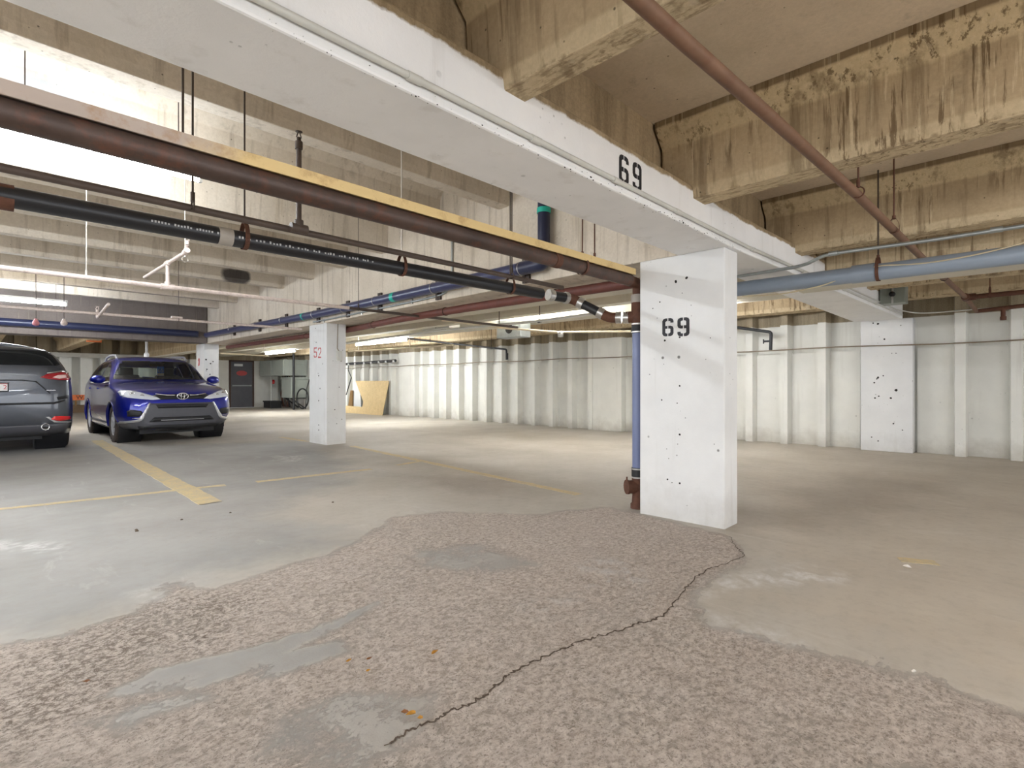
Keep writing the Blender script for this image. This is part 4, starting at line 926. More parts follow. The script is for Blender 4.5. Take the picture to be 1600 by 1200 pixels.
m = MB(); m.tube([(9.85, 21.6, .05), (9.8, 21.4, .9), (9.9, 21.35, 1.3)], .02, 8); obj('loose_end', m, 'rubber_black', t)
m = MB(); m.tube([(9.6, 22.2, 0), (9.6, 22.2, 2.4)], .05, 10); tag(obj('standpipe', m, 'plastic_black'), 'black vertical pipe between the electrical cabinet and the column marked 52', 'pipe')
# plywood: odd cut sheet leaning on the wall
XA = 10.0
def lean(px, py, k=0.): 
    p = at_x(px, py, XA + k); p.x += .30 * max(0, p.z) / 1.3; s = p.x / (XA + k); return Vector((p.x, p.y * s, H + (p.z - H) * s))
m = MB(); out = [(540, 645), (597, 649.5), (607.5, 595), (555.5, 595), (562, 613), (567.5, 628), (566, 636), (552, 635), (540, 634)]
m.prism([lean(*p) for p in out], (.02, 0, .004)); tag(obj('plywood_sheet', m, 'ply'), 'cut plywood sheet with a curved notch leaning on the ribbed wall', 'plywood')
m = MB(); m.prism([at_x(551, 636, 10.25), at_x(564, 636.5, 10.25), at_x(563, 612, 10.28), at_x(557, 597, 10.29), at_x(551.5, 597, 10.29)], (.03, 0, 0)); tag(obj('white_board', m, 'board_white'), 'white board leaning behind the notched plywood sheet', 'board')
m = MB(); m.prism([at_x(544, 634, 10.2), at_x(550.5, 635, 10.2), at_x(550, 610, 10.2), at_x(547.5, 610, 10.2)], (.05, 0, 0)); tag(obj('wood_offcut', m, 'wood_brown'), 'brown wood offcut left of the plywood sheet', 'wood')
m = MB(); a, b = at_x(541, 617, 10.2), at_x(549, 590, 10.2); m.tube([a, b], .02, 8); m.tube([b, at_x(544, 578, 10.2), at_x(544.5, 571, 10.2)], .015, 8); tag(obj('hanging_hose', m, 'plastic_black'), 'black hose hooked on the wall right of the column marked 52', 'hose')
# dark rack of hooks along the wall top
t = thing('conduit', (10.3, 18, 1.9), 'dark bunched conduit with white clips above the plywood', 'conduit')
m = MB(); m.tube([at_x(541, 569, 10.3), at_x(618, 563.5, 10.3)], .05, 10); obj('tube_run', m, 'plastic_black', t)
for px_ in (545, 555, 569, 580, 592, 603, 615): m = MB(); q = at_x(px_, 569 - (px_ - 541) * .0714, 10.25); m.box(q.x - .03, q.x + .03, q.y - .03, q.y + .03, q.z - .05, q.z + .02); obj('clip', m, 'board_white', t)
# orange board with letters between the cars
t = thing('warning_board', (2.6, 25.7, .6), 'orange board lettered W.E between the grey car and the blue car', 'sign')
a, b = at_y(108, 625.5, 25.8), at_y(168, 616.5, 25.8)
m = MB(); m.box(a.x, b.x, 25.8, 25.84, a.z, b.z); obj('panel', m, 'orange', t)
text('lettering', 'W.E', .21, 'black', (at_y(128.5, 621, 25.79).x, 25.795, (a.z + b.z) / 2), (math.pi / 2, 0, 0), t)
for x in (a.x + .2, b.x - .2): m = MB(); m.box(x - .03, x + .03, 25.84, 25.88, .28, b.z); obj('post', m, 'wood_brown', t)
m = MB(); m.box(-3, 6.3, 25.75, 25.95, 2.12, 2.28); tag(obj('cable_tray', m, 'cond_white'), 'long white tray along the top of the back wall', 'tray')
# overhead sign strips beyond the cross beam
m = MB(); a, b = at_y(135, 531, 19.0), at_y(159, 534, 19.0); m.box(a.x, b.x, 19, 19.05, b.z - .02, a.z + .03); m.tube([(a.x + .1, 19.02, a.z), (a.x + .1, 19.02, ZS)], .006, 6); m.tube([(b.x - .1, 19.02, a.z), (b.x - .1, 19.02, ZS)], .006, 6); tag(obj('hanging_sign', m, 'orange'), 'small orange strip under the far ceiling between the cars', 'sign')
m = MB(); a = at_y(229, 556, 17.0); m.tube([(a.x, 17, ZS), (a.x, 17, a.z + .1)], .03, 8); m.lathe((a.x, 17, a.z), (0, 0, 1), [(0, -.06), (.06, -.05), (.06, .05), (.03, .1), (0, .1)], 12); tag(obj('ceiling_lamp', m, 'fix_white'), 'small white fitting hanging above the blue car roof', 'lamp')

# ------------------------------------------------------------------ litter on the floor
def leaf(px, py, s, mat, lab, cat='leaf', grp='dry leaves on the floor'):
    p = at_z(px, py, 0); a = rnd.uniform(0, 6.28); m = MB(); n = 9; v = []
    for i in range(n):
        t_ = 2 * math.pi * i / n; r = s * (1 + .35 * math.cos(t_ * 2) + rnd.uniform(-.2, .2)); v.append((p.x + r * math.cos(t_ + a), p.y + .7 * r * math.sin(t_ + a), .012 + .35 * s * abs(math.sin(t_)) + rnd.uniform(0, .003)))
    c0 = (p.x, p.y, .010); vs = v + [c0] + [(x, y, z + .0012) for x, y, z in v] + [(p.x, p.y, .0112)]
    fs = [(i, (i + 1) % n, n) for i in range(n)] + [(n + 1 + (i + 1) % n, n + 1 + i, 2 * n + 1) for i in range(n)] + [(i, n + 1 + i, n + 1 + (i + 1) % n, (i + 1) % n) for i in range(n)]
    zf = floor_z(p.x, p.y); m.add([(x, y, z + zf) for x, y, z in vs], fs); tag(obj('fallen_leaf' if cat == 'leaf' else 'paper_scrap', m, mat), lab, cat, grp)
leaf(679, 1022, .014, 'leaf', 'bright yellow leaf on rough concrete, centre of the foreground')
leaf(642, 1120, .016, 'leaf', 'yellow leaf by the lower end of the floor crack')
leaf(632, 1118, .012, 'leaf_brown', 'brownish leaf left of the yellow leaf by the crack')
leaf(656, 1128, .010, 'leaf', 'smallest yellow leaf right beside the crack')
leaf(135, 1068, .011, 'leaf_brown', 'orange brown leaf on the rough patch at lower left')
leaf(577, 1032, .009, 'leaf_brown', 'tiny brown leaf, right one of two left of the bright yellow leaf')
leaf(545, 1034, .009, 'leaf', 'tiny tan leaf, left one of two left of the bright yellow leaf')
leaf(575, 1051, .008, 'leaf', 'tiny yellow leaf nearest in front of the pair')
leaf(1417, 889, .022, 'paper', 'crumpled white paper scrap below the yellow mark on the right', 'paper', None)
leaf(1428, 1054, .010, 'paper', 'tiny white paper fleck in the right foreground', 'paper', None)
for px_, py_, s_, lab in ((213, 828, .012, 'dark crumb of dirt left of centre, on the smooth floor'), (214, 830, .014, 'larger dark crumb of dirt touching the other one'), (284, 812, .011, 'dark crumb of dirt below the thick yellow stub line'), (360, 801, .010, 'dark crumb of dirt right of the thick yellow stub line'), (520, 785, .012, 'dark crumb of dirt before the column marked 52')):
    p = at_z(px_, py_, 0); m = MB(); m.lathe((p.x, p.y, -.002), (0, 0, 1), [(s_, 0), (s_ * .8, s_ * .5), (s_ * .3, s_ * .8), (0, s_ * .85)], 6); tag(obj('dirt_crumb', m, 'crack'), lab, 'dirt', 'dirt crumbs')

# ------------------------------------------------------------------ cars (local: x forward, y left, z up)
def pchip(x, y, q):
    h = np.diff(x); d = np.diff(y, axis=0) / h[:, None]; m = np.zeros_like(y)
    for i in range(1, len(x) - 1):
        s = d[i - 1] * d[i] > 0; w1 = 2 * h[i] + h[i - 1]; w2 = h[i] + 2 * h[i - 1]
        with np.errstate(divide='ignore', invalid='ignore'):
            v = (w1 + w2) / (w1 / d[i - 1] + w2 / d[i])
        m[i] = np.where(s, v, 0)
    m[0], m[-1] = d[0], d[-1]
    k = np.clip(np.searchsorted(x, q) - 1, 0, len(x) - 2); t = ((q - x[k]) / h[k])[:, None]; hk = h[k][:, None]
    return (1 + 2 * t) * (1 - t) ** 2 * y[k] + t * (1 - t) ** 2 * hk * m[k] + t * t * (3 - 2 * t) * y[k + 1] + t * t * (t - 1) * hk * m[k + 1]
def dense_profile(P, sub=6):
    P = np.array(P); n = len(P); out = []
    for i in range(n - 1):
        p0 = P[max(i - 1, 0)]; p1, p2 = P[i], P[i + 1]; p3 = P[min(i + 2, n - 1)]
        if i == 0: p0 = p1 * 2 - p2
        for k in range(sub):
            t = k / sub; a = .5
            out.append(.5 * (2 * p1 + (p2 - p0) * t * a * 2 + (2 * p0 - 5 * p1 + 4 * p2 - p3) * t * t + (3 * p1 - p0 - 3 * p2 + p3) * t ** 3))
    out.append(P[-1]); return np.array(out)
class CarBody:
    def __init__(s, stations, nx=170):
        st = sorted(stations, key=lambda a: a[0]); x = np.array([a[0] for a in st])
        prof = np.array([dense_profile(a[1]) for a in st]); q = np.unique(np.concatenate([np.linspace(x[0], x[-1], nx), np.linspace(x[0], x[0] + .25, 20), np.linspace(x[-1] - .3, x[-1], 22)]))
        Y = pchip(x, prof[:, :, 0], q); Zp = pchip(x, prof[:, :, 1], q); Y = np.maximum(Y, 0)
        m = prof.shape[1]; vs = []
        for i, xx in enumerate(q):
            ring = [(xx, Y[i, j], Zp[i, j]) for j in range(m)] + [(xx, -Y[i, j], Zp[i, j]) for j in range(m - 2, 0, -1)]
            vs.append(ring)
        n = len(vs[0]); s.n = n; s.v = [Vector(p) for r in vs for p in r]
        s.f = [(i * n + k, i * n + (k + 1) % n, (i + 1) * n + (k + 1) % n, (i + 1) * n + k) for i in range(len(q) - 1) for k in range(n)]
        for row, sg in ((0, -1), (len(q) - 1, 1)):       # closing caps, slightly domed
            base = row * n; c = sum((s.v[base + k] for k in range(n)), Vector()) / n; prev = [base + k for k in range(n)]
            for f_, dx in ((.8, .012), (.5, .022), (.2, .026)):
                cur = []
                for k in range(n): p = s.v[base + k]; s.v.append(c + (p - c) * f_ + Vector((sg * dx, 0, 0))); cur.append(len(s.v) - 1)
                s.f += [(prev[k], prev[(k + 1) % n], cur[(k + 1) % n], cur[k]) for k in range(n)]; prev = cur
            s.v.append(c + Vector((sg * .027, 0, 0))); e = len(s.v) - 1; s.f += [(prev[k], prev[(k + 1) % n], e) for k in range(n)]
        s.bvh = BVHTree.FromPolygons(s.v, s.f)
    def cut(s, test):
        ins = [test(v) for v in s.v]; s.f = [f for f in s.f if not all(ins[i] for i in f)]
    def snap_wheel(s, cx, cz, R):
        used = set(i for f in s.f for i in f)
        for i in used:
            v = s.v[i]; dx, dz = v.x - cx, v.z - cz; d = math.hypot(dx, dz)
            if d < R and abs(v.y) > .5 and d > 1e-4: s.v[i] = Vector((cx + dx * R / d, v.y, max(cz + dz * R / d, v.z if dz < 0 else -9)))
    def object(s, name, mat, parent):
        m = MB(); m.v = [tuple(v) for v in s.v]; m.f = [list(f) for f in s.f]; m.sm = [True] * len(s.f)
        me = m.mesh(name); bm = bmesh.new(); bm.from_mesh(me)
        bmesh.ops.delete(bm, geom=[v for v in bm.verts if not v.link_faces], context='VERTS'); bm.to_mesh(me); bm.free()
        return link(name, me, mat, parent)
    def patch(s, name, poly, axis, sign, mat, parent, off=.006, step=.04, thick=.008):
        """polygon given in the two coordinates across axis, pressed onto the body along that axis"""
        bm = bmesh.new()
        pt = (lambda a, b: (0, a, b)) if axis == 'x' else (lambda a, b: (a, 0, b))
        bm.faces.new([bm.verts.new(pt(*p)) for p in poly])
        us = [p[0] for p in poly]; ws = [p[1] for p in poly]; ua = 1 if axis == 'x' else 0
        for lo, hi, ax in ((min(us), max(us), ua), (min(ws), max(ws), 2)):
            k = lo + step
            while k < hi:
                co = [0, 0, 0]; co[ax] = k; no = [0, 0, 0]; no[ax] = 1
                bmesh.ops.bisect_plane(bm, geom=bm.verts[:] + bm.edges[:] + bm.faces[:], plane_co=co, plane_no=no); k += step
        bmesh.ops.triangulate(bm, faces=bm.faces[:])
        d = Vector((-sign, 0, 0)) if axis == 'x' else Vector((0, -sign, 0))
        for v in bm.verts:
            o = Vector(v.co) - d * 4; hit = s.bvh.ray_cast(o, d)
            if hit[0] is None: hit = s.bvh.find_nearest(Vector(v.co) - d * (2.2 if axis == 'x' else .85))
            nr = hit[1] if hit[1].dot(d) < 0 else -hit[1]
            v.co = hit[0] + nr * off
        for f in bm.faces: f.smooth = True
        bmesh.ops.recalc_face_normals(bm, faces=bm.faces)
        me = bpy.data.meshes.new(name); bm.to_mesh(me); bm.free(); o = link(name, me, mat, parent)
        if thick: so = o.modifiers.new('solid', 'SOLIDIFY'); so.thickness = thick; so.offset = 0
        return o
def in_poly(poly, a, b):
    r = False; n = len(poly)
    for i in range(n):
        (x0, y0), (x1, y1) = poly[i], poly[(i + 1) % n]
        if (y0 > b) != (y1 > b) and a < (x1 - x0) * (b - y0) / (y1 - y0) + x0: r = not r
    return r
mir = lambda poly: [(-a, b) for a, b in poly][::-1]
def wheel(parent, x, y, R, wd, tyre, blocks=0):
    sg = 1 if y > 0 else -1; w = wd / 2; m = MB()
    m.lathe((x, y, R), (0, 1, 0), [(R * .62, -w * .8), (R * .70, -w), (R * .93, -w * .98), (R * .985, -w * .8), (R, -w * .55), (R, w * .55), (R * .985, w * .8), (R * .93, w * .98), (R * .70, w), (R * .62, w * .8), (R * .62, -w * .8)], 40)
    if blocks:
        for k in range(blocks):
            for row, (yy_, sk) in enumerate(((-.36, .25), (-.12, -.2), (.12, .2), (.36, -.25))):
                a = 2 * math.pi * (k + .5 * (row % 2)) / blocks; c = Vector((x + R * math.cos(a), y + yy_ * wd, R + R * math.sin(a)))
                ra = Vector((math.cos(a), 0, math.sin(a))); ta = Vector((-math.sin(a), sk, math.cos(a))).normalized(); ya = ra.cross(ta)
                m.obox(c, ta, ya, ra, R * 2.3 / blocks, wd * .095, .006)
    else:
        for yy_ in (-.3, -.1, .1, .3): m.lathe((x, y, R), (0, 1, 0), [(R, yy_ * wd - .012), (R + .006, yy_ * wd - .01), (R + .006, yy_ * wd + .012), (R, yy_ * wd + .014)], 40)
    t = obj('tyre', m, tyre, parent)
    m = MB(); yo = y + sg * w * .72
    m.lathe((x, y, R), (0, sg, 0), [(R * .66, w * .85), (R * .64, w * .9), (R * .60, w * .72), (R * .58, -w * .2), (0, -w * .2)], 30)
    for k in range(5):
        a = 2 * math.pi * k / 5 + .3
        for da in (-.12, .12):
            m.bar((x + .05 * math.cos(a), yo, R + .05 * math.sin(a)), (x + R * .62 * math.cos(a + da), yo, R + R * .62 * math.sin(a + da)), .034, .028, (0, 1, 0))
    m.lathe((x, yo, R), (0, sg, 0), [(.065, -.02), (.06, .012), (.03, .018), (0, .018)], 16)
    obj('rim', m, 'rim', t)
    return t
def suv(label, loc, rz, sc, stations, paint, xf, xr, R, tyre_mat, blocks, wells):
    root = thing('suv', loc, label, 'car', 'parked suvs'); root.rotation_euler = (0, 0, rz); root.scale = (sc,) * 3
    return root
def arches(b, root, axles, R, mat):
    for i, xa in enumerate(axles):
        for sg in (1, -1):
            m = MB(); ring = []
            for k in range(25):
                a = math.radians(-18 + 216 * k / 24); row = []
                for rr in (R - .004, R + .022):
                    px_, pz = xa + rr * math.cos(a), max(.20, .345 + rr * math.sin(a)); h = b.bvh.ray_cast(Vector((px_, sg * 3, pz)), Vector((0, -sg, 0)))
                    yv = h[0].y if h[0] is not None else sg * .86
                    row.append(Vector((px_, yv + sg * .010, pz)))
                inn = row[0].copy(); inn.y -= sg * .06; ring.append([inn] + row)
            vs = [p for r in ring for p in r]; fs = []
            for k in range(24):
                for j in range(2): fs.append((k * 3 + j, k * 3 + j + 1, k * 3 + 4 + j, k * 3 + 3 + j))
            m.add(vs, fs, True); o = obj('wheel_arch', m, mat, root); so = o.modifiers.new('solid', 'SOLIDIFY'); so.thickness = .008
            m = MB(); m.lathe((xa, sg * .62, .345), (0, sg, 0), [(0, -.12), (R + .01, -.12), (R + .01, .24)], 28); obj('wheel_well', m, 'plastic_black', root)

lower = lambda yb, ym, ys, zs: [(0, .21), (.8 * ym / .925, .23), (ym - .015, .38), (ym, .64), (ys, zs)]
rav = [
 (2.285, [(0, .30), (.46, .31), (.60, .40), (.645, .55), (.62, .70), (.55, .77), (.45, .80), (.33, .82), (.18, .83), (0, .835)]),
 (2.20, [(0, .24), (.58, .27), (.72, .42), (.785, .57), (.76, .75), (.68, .83), (.54, .875), (.38, .90), (.2, .91), (0, .915)]),
 (2.05, [(0, .22), (.66, .28), (.83, .44), (.87, .60), (.85, .80), (.775, .905), (.60, .95), (.42, .965), (.2, .975), (0, .98)]),
 (1.75, [(0, .21), (.72, .26), (.89, .44), (.915, .62), (.905, .86), (.84, .97), (.65, 1.015), (.44, 1.035), (.2, 1.045), (0, 1.05)]),
 (1.30, lower(.8, .925, .915, .91) + [(.865, 1.03), (.68, 1.075), (.45, 1.095), (.2, 1.105), (0, 1.11)]),
 (1.00, lower(.8, .925, .912, .94) + [(.87, 1.055), (.76, 1.10), (.5, 1.125), (.2, 1.135), (0, 1.14)]),
 (.88, lower(.8, .925, .912, .945) + [(.87, 1.06), (.79, 1.125), (.62, 1.16), (.3, 1.175), (0, 1.18)]),
 (.55, lower(.8, .925, .912, .95) + [(.87, 1.065), (.80, 1.21), (.69, 1.345), (.4, 1.385), (0, 1.40)]),
 (.22, lower(.8, .925, .912, .955) + [(.872, 1.07), (.785, 1.30), (.635, 1.525), (.38, 1.57), (0, 1.585)]),
 (-.3, lower(.8, .925, .912, .965) + [(.872, 1.085), (.775, 1.34), (.62, 1.585), (.38, 1.64), (0, 1.655)]),
 (-1.0, lower(.8, .925, .912, .98) + [(.87, 1.105), (.765, 1.35), (.61, 1.58), (.38, 1.635), (0, 1.65)]),
 (-1.7, lower(.8, .92, .905, 1.0) + [(.86, 1.13), (.745, 1.36), (.59, 1.55), (.38, 1.60), (0, 1.615)]),
 (-2.0, [(0, .24), (.74, .26), (.86, .40), (.885, .66), (.865, 1.0), (.825, 1.13), (.72, 1.33), (.57, 1.47), (.36, 1.52), (0, 1.53)]),
 (-2.18, [(0, .28), (.68, .30), (.80, .42), (.83, .66), (.81, .92), (.78, 1.05), (.70, 1.13), (.56, 1.18), (.36, 1.21), (0, 1.22)]),
 (-2.27, [(0, .36), (.58, .38), (.70, .46), (.74, .62), (.72, .78), (.68, .86), (.6, .90), (.48, .92), (.28, .93), (0, .935)])]
b = CarBody(rav)
car = thing('suv', (2.795, 12.3 + 1.355 * 1.03, 0), 'bright blue compact SUV parked facing the camera, blue permit card in its windscreen', 'car')
car.rotation_euler = (0, 0, -math.pi / 2); car.scale = (1.03,) * 3
WS = [(-.80, 1.15), (.80, 1.15), (.76, 1.25), (.67, 1.40), (.585, 1.545), (-.585, 1.545), (-.67, 1.40), (-.76, 1.25)]
RWn = [(-.68, 1.22), (.68, 1.22), (.60, 1.40), (.50, 1.47), (-.50, 1.47), (-.60, 1.40)]
SD = [[(.70, 1.10), (.25, 1.40), (-.02, 1.50), (-.16, 1.515), (-.20, 1.12)], [(-.27, 1.125), (-.23, 1.52), (-.60, 1.53), (-.95, 1.51), (-1.08, 1.16)], [(-1.16, 1.175), (-1.04, 1.50), (-1.45, 1.46), (-1.72, 1.24)]]
for nm, poly, sign in (('windscreen', WS, 1), ('rear_window', RWn, -1)): b.patch(nm, poly, 'x', sign, 'glass', car, .004, .06, 0)
for poly in SD:
    for sg in (1, -1): b.patch('side_window', poly, 'y', sg, 'glass', car, .004, .08, 0)
for sg in (1, -1):
    b.patch('headlight', [(sg * a, c) for a, c in ((.34, .795), (.44, .845), (.60, .905), (.74, .945), (.84, .955), (.875, .92), (.865, .86), (.80, .825), (.62, .80), (.46, .785))], 'x', 1, 'lamp_clear', car, .010, .03, .012)
    for (ya, za, r_) in ((.73, .885, .042), (.60, .855, .034)):
        h = b.bvh.ray_cast(Vector((4, sg * ya, za)), Vector((-1, 0, 0)))[0]; m = MB(); m.lathe(h + Vector((.012, 0, 0)), (1, sg * .5, 0), [(r_, 0), (r_, .008), (r_ * .8, .010), (r_ * .75, .002), (0, .004)], 18); obj('lamp_bowl', m, 'chrome', car)
    b.patch('fog_pocket', [(sg * a, c) for a, c in ((.60, .545), (.66, .495), (.80, .505), (.81, .60), (.76, .62), (.63, .60))], 'x', 1, 'plastic_black', car, .008, .04, .008)
    b.patch('fog_trim', [(sg * a, c) for a, c in ((.60, .48), (.62, .468), (.74, .468), (.74, .48))], 'x', 1, 'chrome', car, .012, .04, .008)
    b.patch('bumper_trim', [(sg * a, c) for a, c in ((.49, .735), (.515, .735), (.66, .455), (.86, .415), (.86, .375), (.64, .415), (.60, .45))], 'x', 1, 'silver', car, .014, .03, .010)
    b.patch('grille_bar', [(sg * a, c) for a, c in ((.12, .842), (.24, .846), (.40, .872), (.40, .882), (.24, .860), (.12, .857))], 'x', 1, 'chrome', car, .022, .03, .008)
    h = b.bvh.ray_cast(Vector((.66, sg * 3, 1.10)), Vector((0, -sg, 0)))[0]
    m = MB(); c0 = Vector((.64, sg * 1.00, 1.15)); ring = []
    for k in range(12):
        a = 2 * math.pi * k / 12; ring.append((math.cos(a), math.sin(a)))
    vs = []
    for xo, s_ in ((-.075, .92), (-.03, 1.), (.03, .86), (.075, .35)): vs += [c0 + Vector((xo - .02 * abs(u), sg * .125 * u * s_, .082 * w * s_ + (.01 if w > 0 else -.0))) for u, w in ring]
    fs = [(i * 12 + k, i * 12 + (k + 1) % 12, (i + 1) * 12 + (k + 1) % 12, (i + 1) * 12 + k) for i in range(3) for k in range(12)] + [tuple(range(11, -1, -1)), tuple(range(36, 48))]
    m.add(vs, fs, True); mi = obj('mirror', m, 'blue_car', car)
    m = MB(); m.tube([h + Vector((0, -sg * .03, .01)), c0 + Vector((-.02, -sg * .06, -.055)), c0 + Vector((-.02, sg * .11, -.05))], [.024, .024, .018], 8); obj('mirror_base', m, 'chrome', mi)
    m = MB(); m.tube([Vector((.05, sg * .615, 1.585)), Vector((-.08, sg * .615, 1.66)), Vector((-.7, sg * .60, 1.685)), Vector((-1.4, sg * .575, 1.65)), Vector((-1.62, sg * .565, 1.575))], .022, 8, True, .15); obj('roof_rail', m, 'silver', car)
    for xh in (-.05, -1.0): h2 = b.bvh.ray_cast(Vector((xh, sg * 3, .98)), Vector((0, -sg, 0)))[0]; m = MB(); m.box(h2.x - .1, h2.x + .1, h2.y - .005, h2.y + sg * .035, .965, .995); obj('door_handle', m, 'blue_car', car, .006)
    b.patch('side_sill', [(.95, .24), (.95, .36), (-.88, .36), (-.88, .24)], 'y', sg, 'plastic_grey', car, .012, .2, .012)
b.patch('grille', [(-.36, .79), (.36, .79), (.44, .865), (.15, .875), (-.15, .875), (-.44, .865)], 'x', 1, 'plastic_black', car, .008, .04, .010)
b.patch('bumper_cladding', [(-.50, .725), (.50, .725), (.65, .44), (.88, .385), (.88, .28), (.50, .25), (-.50, .25), (-.88, .28), (-.88, .385), (-.65, .44)], 'x', 1, 'plastic_grey', car, .010, .04, .010)
b.patch('upper_intake', [(-.42, .70), (.42, .70), (.38, .635), (-.38, .635)], 'x', 1, 'plastic_black', car, .018, .04, .008)
b.patch('lower_intake', [(-.44, .475), (.44, .475), (.52, .40), (-.52, .40)], 'x', 1, 'plastic_black', car, .018, .04, .008)
b.patch('intake_bar', [(-.34, .430), (.34, .430), (.34, .420), (-.34, .420)], 'x', 1, 'silver', car, .026, .05, .006)
b.patch('front_lip', [(-.66, .335), (.66, .335), (.60, .24), (-.60, .24)], 'x', 1, 'plastic_black', car, .020, .05, .012)
hx = b.bvh.ray_cast(Vector((4, 0, .845)), Vector((-1, 0, 0)))[0].x + .03
m = MB()
def ell(cy, cz, ry, rz_, r_=.0065, n=28): m.tube([(hx, cy + ry * math.cos(2 * math.pi * k / n), cz + rz_ * math.sin(2 * math.pi * k / n)) for k in range(n + 1)], r_, 6)
ell(0, .845, .088, .058, .008); ell(0, .868, .060, .026); ell(0, .845, .026, .056)
obj('emblem', m, 'chrome', car)
R1 = .345
b.cut(lambda v: any(math.hypot(v.x - xa, v.z - .345) < .40 and abs(v.y) > .55 for xa in (1.355, -1.305)))
for xa in (1.355, -1.305): b.snap_wheel(xa, .345, .40)
b.cut(lambda v: (v.x > .1 and in_poly(WS, v.y, v.z) and v.z > 1.16 and v.x < .98) or (v.x < -1.9 and in_poly(RWn, v.y, v.z)) or (abs(v.y) > .55 and any(in_poly(p, v.x, v.z) for p in SD)))
b.object('body', 'blue_car', car)
arches(b, car, (1.355, -1.305), .40, 'blue_car')
for xa in (1.355, -1.305):
    for sg in (1, -1): wheel(car, xa, sg * .775, R1, .235, 'rubber_brown' if sg < 0 or xa > 0 else 'rubber', 30)
m = MB(); m.box(-2.0, 1.2, -.78, .78, .40, .55); m.box(.62, .98, -.76, .76, .55, 1.10); obj('cabin_floor', m, 'seat', car, .03)
for y in (-.38, .38):
    m = MB(); m.box(-.35, .15, y - .24, y + .24, .55, .72); m.obox((-.40, y, .95), (.97, 0, .2), (0, 1, 0), (-.2, 0, .97), .07, .23, .32); m.obox((-.48, y, 1.33), (.97, 0, .2), (0, 1, 0), (-.2, 0, .97), .05, .13, .09); obj('seat', m, 'seat', car, .03)
m = MB(); m.box(-1.35, -1.2, -.65, .65, .6, 1.12); obj('rear_seat', m, 'seat', car, .03)
m = MB(); m.ring((.42, .38, 1.06), (.9, 0, .4), .18, .016, 24, 8); obj('steering_wheel', m, 'plastic_black', car)
m = MB(); m.box(.36, .38, -.12, .12, 1.43, 1.49); m.box(.34, .37, -.01, .01, 1.46, 1.52); obj('rear_view_mirror', m, 'plastic_black', car)
m = MB(); m.box(.47, .474, -.01, .11, 1.235, 1.43); hc = obj('permit_card', m, 'tag_blue', car)
m = MB(); m.box(.473, .478, -.005, .105, 1.24, 1.295); obj('white_strip', m, 'plate', hc)
text('card_figure', '65', .11, 'plate', (.477, .05, 1.345), (math.pi / 2, 0, math.pi / 2), hc)
for y0, y1 in ((.62, .02), (-.05, -.62)):
    m = MB(); m.tube([(1.0, y0, 1.165), (.93, (y0 + y1) / 2, 1.185), (.90, y1, 1.205)], .010, 6); obj('wiper', m, 'plastic_black', car)
m = MB(); m.box(-2.0, 2.0, -.6, .6, .17, .26); obj('underbody', m, 'plastic_black', car)

cx = [
 (2.24, rav[0][1]), (2.16, rav[1][1]), (2.02, rav[2][1]), (1.73, rav[3][1]), (1.3, rav[4][1]), (1.0, rav[5][1]), (.86, rav[6][1]), (.5, rav[7][1]), (.12, rav[8][1]),
 (-.4, lower(.8, .915, .905, .965) + [(.87, 1.085), (.78, 1.34), (.63, 1.575), (.38, 1.635), (0, 1.65)]),
 (-1.1, lower(.8, .92, .91, .99) + [(.875, 1.12), (.775, 1.36), (.625, 1.57), (.38, 1.62), (0, 1.635)]),
 (-1.75, lower(.8, .925, .91, 1.03) + [(.87, 1.17), (.765, 1.38), (.62, 1.55), (.38, 1.60), (0, 1.615)]),
 (-2.02, [(0, .26), (.76, .28), (.885, .42), (.905, .66), (.885, 1.04), (.85, 1.19), (.755, 1.38), (.62, 1.53), (.38, 1.585), (0, 1.60)]),
 (-2.10, [(0, .28), (.74, .30), (.865, .43), (.885, .66), (.865, 1.05), (.83, 1.19), (.745, 1.36), (.61, 1.475), (.38, 1.525), (0, 1.54)]),
 (-2.20, [(0, .31), (.70, .33), (.83, .45), (.855, .66), (.835, 1.06), (.80, 1.18), (.725, 1.29), (.58, 1.355), (.36, 1.385), (0, 1.395)]),
 (-2.245, [(0, .34), (.66, .36), (.79, .47), (.82, .66), (.80, 1.02), (.76, 1.14), (.69, 1.23), (.56, 1.29), (.36, 1.32), (0, 1.33)]),
 (-2.285, [(0, .38), (.60, .40), (.73, .49), (.765, .66), (.74, .92), (.70, 1.02), (.62, 1.08), (.52, 1.12), (.34, 1.15), (0, 1.16)]),
 (-2.305, [(0, .44), (.52, .46), (.64, .53), (.68, .66), (.65, .84), (.60, .92), (.54, .97), (.46, 1.0), (.30, 1.02), (0, 1.03)])]
b = CarBody(cx)
SX = 1.06
car = thing('suv', (.245, 12.12 + 1.33 * SX, 0), 'dark grey SUV cut off by the left edge, seen from behind', 'car')
car.rotation_euler = (0, 0, math.pi / 2); car.scale = (SX,) * 3
RW = [(-.60, 1.54), (.60, 1.54), (.68, 1.44), (.74, 1.34), (.70, 1.315), (-.70, 1.315), (-.74, 1.34), (-.68, 1.44)]
b.patch('rear_window', RW, 'x', -1, 'glass_dark', car, .004, .04, 0)
for poly in ([(.55, 1.12), (.1, 1.42), (-.2, 1.50), (-.24, 1.12)], [(-.3, 1.125), (-.28, 1.51), (-1.0, 1.50), (-1.12, 1.16)], [(-1.2, 1.18), (-1.08, 1.49), (-1.5, 1.45), (-1.75, 1.28)]):
    for sg in (1, -1): b.patch('side_window', poly, 'y', sg, 'glass_dark', car, .004, .08, 0)
b.patch('windscreen', WS, 'x', 1, 'glass_dark', car, .004, .08, 0)
